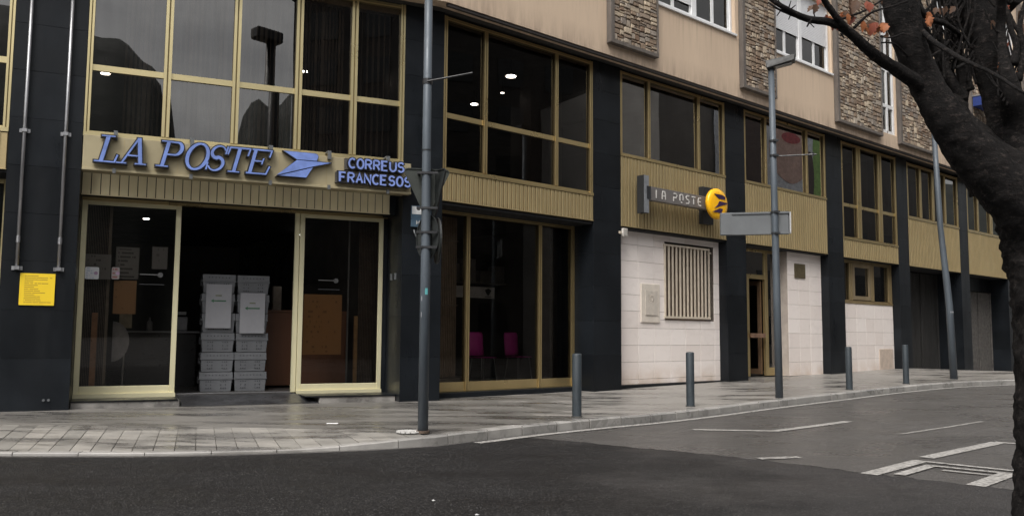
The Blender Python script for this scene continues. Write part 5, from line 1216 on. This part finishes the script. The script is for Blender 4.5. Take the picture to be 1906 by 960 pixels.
l4 = MB(); limb(l4, [(2.354,4.5,1.176,0.0389),(2.379,4.5,1.307,0.0306),(2.402,4.5,1.394,0.0222),(2.398,4.5,1.496,0.0167)], 12, .1, 6); part('limb', l4, BARK, tree, FW, smooth=True)
l5 = MB(); limb(l5, [(2.519,4.6,1.71,0.0965),(2.56,4.5,1.753,0.0722),(2.605,4.4,1.801,0.0652)], 16, .1, 6); part('limb', l5, BARK, tree, FW, smooth=True)
l5 = MB(); limb(l5, [(2.471,4.6,1.815,0.0965),(2.372,4.6,1.911,0.0795)], 14, .1, 4); part('limb', l5, BARK, tree, FW, smooth=True)
l6 = MB(); limb(l6, [(2.757,4.45,0.784,0.1635),(2.607,4.45,0.853,0.1307),(2.455,4.42,0.939,0.0974),(2.365,4.4,1.018,0.0693)], 18, .08, 6); part('limb', l6, BARK, tree, FW, smooth=True)
def branch(pts, n=8): b = MB(); limb(b, pts, n, .10, 4, 8); return part('branch', b, BARK, tree, FW, smooth=True)
branch([(2.075,4.3,1.261,0.0425),(1.875,4.15,1.31,0.0333),(1.717,4.05,1.356,0.0275),(1.565,3.95,1.425,0.0232),(1.46,3.9,1.452,0.0181),(1.314,3.8,1.432,0.0152),(1.175,3.7,1.449,0.0114),(1.105,3.7,1.497,0.0091)])
branch([(1.634,4,1.396,0.0198),(1.509,3.9,1.453,0.0169),(1.431,3.85,1.514,0.0143),(1.377,3.8,1.557,0.0117)])
branch([(1.46,3.9,1.452,0.012),(1.29,3.8,1.436,0.007),(1.163,3.7,1.434,0.005),(1.116,3.7,1.466,0.0041)],6)
branch([(1.591,3.95,1.446,0.0073),(1.689,4,1.535,0.0059),(1.792,4,1.57,0.0049),(1.869,4,1.597,0.0049)],6)
branch([(1.497,3.9,1.463,0.006),(1.664,4,1.548,0.0049),(1.768,4,1.615,0.004)],6)
branch([(2.399,4.5,1.307,0.0389),(2.37,4.5,1.452,0.0278),(2.353,4.5,1.598,0.025),(2.345,4.5,1.745,0.0222),(2.335,4.5,1.863,0.0194)])
branch([(2.368,4.5,1.249,0.0361),(2.277,4.45,1.378,0.0247),(2.212,4.45,1.522,0.022),(2.122,4.4,1.648,0.019),(2.086,4.4,1.806,0.0163)])
branch([(2.264,4.45,1.406,0.0192),(2.272,4.5,1.568,0.0167),(2.238,4.5,1.715,0.0167),(2.248,4.5,1.848,0.0139)])
branch([(2.033,4.3,1.61,0.0159),(2.026,4.1,1.442,0.0127),(2.06,3.9,1.284,0.0108),(2.149,3.8,1.183,0.0082),(2.206,3.7,1.076,0.0069),(2.274,3.7,1.041,0.0069)])
branch([(2.037,4.3,1.709,0.0186),(2.14,4.35,1.643,0.0161),(2.248,4.4,1.634,0.0136),(2.41,4.5,1.584,0.0111)])
branch([(2.143,4.4,1.447,0.0109),(2.229,4.4,1.505,0.0081),(2.34,4.5,1.627,0.0083),(2.416,4.5,1.746,0.0083)],6)
branch([(2.269,4.4,1.448,0.0109),(2.379,4.5,1.525,0.0083),(2.41,4.5,1.584,0.0069)],6)
branch([(2.294,4.4,1.397,0.0109),(2.352,4.4,1.434,0.0081),(2.387,4.4,1.492,0.0054)],6)
branch([(2.529,4.3,1.389,0.0239),(2.552,4.3,1.487,0.0159),(2.524,4.3,1.585,0.0133),(2.507,4.3,1.698,0.0106)]); branch([(2.552,4.3,1.306,0.0212),(2.586,4.3,1.446,0.0159),(2.573,4.3,1.586,0.0133),(2.612,4.3,1.727,0.0106)])
branch([(2.506,4.3,1.684,0.0106),(2.551,4.3,1.585,0.0106),(2.614,4.3,1.474,0.008)],6); branch([(2.562,4.3,1.223,0.0159),(2.554,4.3,1.334,0.0133),(2.612,4.3,1.418,0.0133)],6)
branch([(1.78,4.1,1.459,0.0063),(1.787,4,1.418,0.0049),(1.844,4,1.44,0.0037)],6); branch([(1.338,3.8,1.429,0.0047),(1.318,3.8,1.394,0.0038)],6); branch([(1.508,3.9,1.402,0.0048),(1.524,3.9,1.376,0.0039)],6); branch([(1.766,4.1,1.352,0.0063),(1.801,4.1,1.299,0.0051)],6)
branch([(2.026,4.3,1.391,0.0066),(1.851,4.1,1.417,0.0051),(1.779,4.1,1.427,0.0038)],6)
for k in range(56):  # fine twigs between the limbs
    x = random.uniform(2.03,2.40); z = random.uniform(1.33,1.82); a = random.uniform(-1,1)
    branch([(x,4.45,z,.006),(x+.06*a,4.45,z+.06,.0045),(x+.10*a+.022,4.45,z+.13,.0032)],5)
for k in range(28):
    x = random.uniform(2.44,2.55); z = random.uniform(1.15,1.75); a = random.uniform(-1,1)
    branch([(x,4.3,z,.006),(x+.042*a,4.3,z+.053,.005),(x+.08*a,4.3,z+.13,.0035)],5)
for k in range(16):   # short shoots and stubs along the low branch
    LB = [Vector(p) for p in ((2.03,4.27,1.272),(1.875,4.15,1.31),(1.717,4.05,1.356),(1.565,3.95,1.425),(1.46,3.9,1.452),(1.314,3.8,1.432),(1.175,3.7,1.449))]
    u = random.uniform(0,5.99); P0 = LB[int(u)].lerp(LB[int(u)+1], u%1)
    a = random.uniform(-.03,.06); h = random.choice((-1,1))*random.uniform(.02,.05)
    branch([(P0.x,P0.y,P0.z,.004),(P0.x+a*.5,P0.y,P0.z+h*.5,.003),(P0.x+a,P0.y,P0.z+h,.0018)],5)
for k in range(40):   # long crossing shoots in the fork
    x = random.uniform(2.22,2.5); z = random.uniform(1.28,1.6); a = random.uniform(-.14,.10); y = random.uniform(4.35,4.75)
    branch([(x,y,z,.0075),(x+a*.4,y,z+.12,.006),(x+a*.7+.02,y,z+.26,.005),(x+a,y,z+.42,.0035)],5)
LEAVES = [simple('leaf_orange', (.30,.105,.04), .6, var=.35, scale=30), simple('leaf_red', (.22,.06,.035), .6, var=.35, scale=30), simple('leaf_brown', (.08,.042,.024), .7, var=.35, scale=30)]
def leaf(x, y, z, Ls, ang, mi):
    c = Vector((x, y, z)); b = MB(); n = 7; rows_ = []
    tw = random.uniform(-.8,.8); bend = random.uniform(.2,.6)
    for i in range(n+1):
        f_ = i/n; w_ = Ls*.34*math.sin(math.pi*min(1,f_**.7))**1.1*(1+.22*(-1)**i)+.0006
        for s_, dip in ((-1,.25),(0,0),(1,.25)): rows_.append((s_*w_*math.cos(tw), -abs(s_)*w_*dip + s_*w_*math.sin(tw)+bend*Ls*f_*f_*.5, -f_*Ls))
    b.v = rows_
    for i in range(n):
        for s_ in (0,1): b.f.append((i*3+s_, i*3+s_+1, (i+1)*3+s_+1, (i+1)*3+s_)); b.m.append(0)
    M = FW @ Matrix.Translation(c) @ Matrix.Rotation(ang, 4, 'Y')
    part('leaf', b, LEAVES[mi], tree, M, smooth=True)
for args in [(1.86,4.2,1.72,.06,.2,0),(1.80,4.15,1.69,.05,-.3,2),(2.12,4.3,1.66,.055,.3,0),(2.22,4.4,1.72,.05,-.5,2),(2.44,4.3,1.62,.05,.2,2),(2.48,4.3,1.40,.06,.4,0),(2.5,4.3,1.7,.05,-.2,1),(2.30,4.4,1.73,.045,.6,2),(1.62,4.05,1.66,.06,.1,2),(1.57,4.0,1.70,.06,-.3,0),(1.431,3.943,1.582,0.035,0.3,1),(1.443,3.922,1.555,0.0291,-0.4,0),(1.475,3.934,1.496,0.0466,0.2,0),(1.51,3.972,1.497,0.0471,-0.2,0),(1.48,3.98,1.518,0.0354,0.5,1),(1.502,3.914,1.458,0.0387,0.1,1),(1.546,3.959,1.527,0.0508,0.2,0),(1.548,3.914,1.501,0.0502,-0.1,0),(1.592,3.967,1.509,0.047,0.3,1),(1.544,3.936,1.497,0.035,0.8,0),(1.647,3.98,1.494,0.059,0.1,0),(1.673,3.988,1.492,0.063,-0.1,0),(1.682,3.95,1.472,0.0624,0.2,1),(1.719,3.99,1.477,0.0552,0.35,0),(1.718,3.935,1.467,0.0505,-0.2,0),(1.727,3.916,1.452,0.0425,0.3,0),(1.655,3.958,1.579,0.0508,-0.2,1),(1.656,3.913,1.553,0.0464,0.15,1),(1.409,3.926,1.549,0.0504,0.3,2),(1.395,3.943,1.55,0.0389,0.6,2),(1.588,3.959,1.579,0.0665,0.1,2),(1.596,3.922,1.57,0.0697,0.3,2),(2.116,4.3,1.639,0.0552,0.1,0),(2.11,4.3,1.622,0.0425,-0.3,0),(2.52,4.3,1.501,0.0297,0.9,1),(2.542,4.3,1.496,0.0297,-0.9,1),(2.503,4.3,1.484,0.0255,1.2,1),(2.552,4.3,1.479,0.0255,-1.2,1),(2.568,4.3,1.362,0.0552,0.2,0),(2.577,4.3,1.67,0.051,0.2,2),(2.206,4.3,1.69,0.0425,0.3,2),(1.736,3.913,1.398,0.0271,1.4,2),(2.151,4.3,1.684,0.0382,0.2,2),(2.593,4.3,1.6,0.0552,0.1,2),(1.446,3.979,1.6,0.0283,0.42,0),(1.466,3.935,1.562,0.0233,-0.34,0),(1.531,3.987,1.504,0.0378,-0.03,0),(1.465,3.982,1.506,0.0283,0.37,0),(1.492,3.94,1.459,0.0311,0.21,1),(1.556,3.947,1.529,0.0405,0.31,2),(1.582,3.952,1.519,0.0406,0.26,2),(1.548,3.962,1.521,0.0282,0.79,1),(1.666,3.958,1.486,0.05,-0.09,2),(1.685,3.955,1.477,0.05,-0.12,1),(1.725,3.96,1.455,0.0438,0.94,0),(1.732,3.985,1.484,0.0409,-0.11,0),(1.729,3.951,1.455,0.0343,0.39,1),(1.649,3.944,1.569,0.0405,-0.22,1)]:
    leaf(*args)

# ================================================================== what stands behind the camera (seen mirrored in the glass)
MNT = simple('mountain_forest', (.030,.034,.030), .95, var=.35, scale=.02)
def mountain():
    b = MB(); azs = list(range(60, 141, 3))+[141+.5*i for i in range(40)]+list(range(161, 271, 3)); rings = [(260,0),(360,.45),(470,.8),(560,1.0),(700,.9),(900,.7)]
    def el(az):
        pts = [(60,9),(76,10),(90,9),(110,11),(135,13),(143,14),(145.6,16.3),(147,15),(148.2,15.6),(149.1,14.4),(149.8,10.6),(153.2,10.6),(153.9,16.2),(155,17.4),(157.2,18.7),(158,18.6),(162,19.5),(170,18),(185,13),(210,15),(240,12),(270,10)]
        for (a,e),(c,d) in zip(pts[:-1],pts[1:]):
            if a <= az <= c: t_ = (az-a)/(c-a); t_ = t_*t_*(3-2*t_); return e+(d-e)*t_
        return 10
    for (r_, f_) in rings:
        for a in azs:
            h = math.tan(R(el(a)))*560*f_; h *= 1+.03*noise.noise(Vector((a*.3, r_*.01, 0)))
            b.v.append((r_*math.sin(R(a)), r_*math.cos(R(a)), h-2.2))
    n = len(azs)
    for i in range(len(rings)-1):
        for j in range(n-1): b.f.append((i*n+j,(i+1)*n+j,(i+1)*n+j+1,i*n+j+1)); b.m.append(0)
    return b
struct('mountain', mountain(), MNT, FW, True)
OW = simple('opposite_wall', (.05,.045,.042), .8, var=.2, scale=.5); OD = simple('opposite_window', (.01,.011,.012), .2)
ob = thing('apartment_block', 'tall dark apartment block across the junction, behind the camera', 'building', FW @ Matrix.Translation((16,-14,-1.3)))
MO = FW @ Matrix.Translation((16,-14,-1.32)) @ Matrix.Rotation(R(90-28.6),4,'Z')
part('wall', MB().box(0,37,-14,0,0,21), OW, ob, MO)
for i in range(7):
    for j in range(12): part('window', MB().box(1+j*3,2.6+j*3,.002,.05,1.6+i*2.8,3.2+i*2.8), OD, ob, MO)
part('roof', MB().box(-.3,37.3,-14.3,.4,21.002,21.3), OW, ob, MO)
ob2 = thing('apartment_block', 'pale lower block across the street carrying a large advert, out of frame to the right', 'building', FW @ Matrix.Translation((26,24,-1.3)))
MO2 = FW @ Matrix.Translation((24.5,22.0,-1.32)) @ Matrix.Rotation(R(90-40),4,'Z')
part('wall', MB().box(0,24,-10,0,0,14.5), simple('opposite_wall_pale', (.16,.155,.15), .8, var=.2, scale=.5), ob2, MO2)
for i in range(3):
    for j in range(9): part('window', MB().box(1+j*2.4,2.3+j*2.4,.002,.05,1.0+i*2.5,2.5+i*2.5), OD, ob2, MO2)
# generic portrait advert
ad = thing('advert_board', 'large portrait advert board on the block across the street, mirrored in the windows', 'billboard', MO2 @ Matrix.Translation((9.5,.1,8.6)))
def adp(n_, pts, m, y): part(n_, MB().prismy([(p[0], p[1]) for p in pts][::-1], y, y+.03), m, ad, MO2)
el_ = lambda cx,cz,rx,rz: [(cx+rx*math.cos(R(a)), cz+rz*math.sin(R(a))) for a in range(0,360,12)]
part('board', MB().box(4.0,13.4,.1,.2,8.4,13.9), simple('ad_bg', (.50,.54,.60), .5), ad, MO2)
part('green_field', MB().box(11.7,13.4,.202,.21,8.6,13.9), simple('ad_green', (.20,.36,.09), .5), ad, MO2)
part('face', MB().prismy(el_(9.6,11.6,1.7,1.9)[::-1], .205, .22), simple('ad_skin', (.46,.32,.28), .5), ad, MO2)
part('lips', MB().prismy(el_(9.7,12.2,.8,.3)[::-1], .222, .23), simple('ad_lips', (.35,.06,.07), .5), ad, MO2)
part('hair', MB().prismy(el_(6.8,11.2,.9,2.4)[::-1], .212, .225), simple('ad_hair', (.05,.03,.025), .5), ad, MO2)
part('hair', MB().prismy(el_(11.4,10.2,.35,1.5)[::-1], .212, .225), simple('ad_hair', (.05,.03,.025), .5), ad, MO2)
# tall lamp beside the camera, mirrored in the upper panes
tl = thing('tall_street_lamp', 'tall dark street lamp beside the camera, mirrored in the upper windows', 'street lamp', FW @ Matrix.Translation((5.05,.55,-1.32)))
part('shaft', MB().tube([(5.05,.55,-1.32),(5.05,.55,10.9)], [.23,.19], 16), BLK, tl, FW, smooth=True)
part('lamp_head', MB().box(4.3,5.45,.3,.8,10.9,11.3), BLK, tl, FW, bevel=.05)

for o in list(bpy.data.objects):
    if '_m' in o: del o['_m']
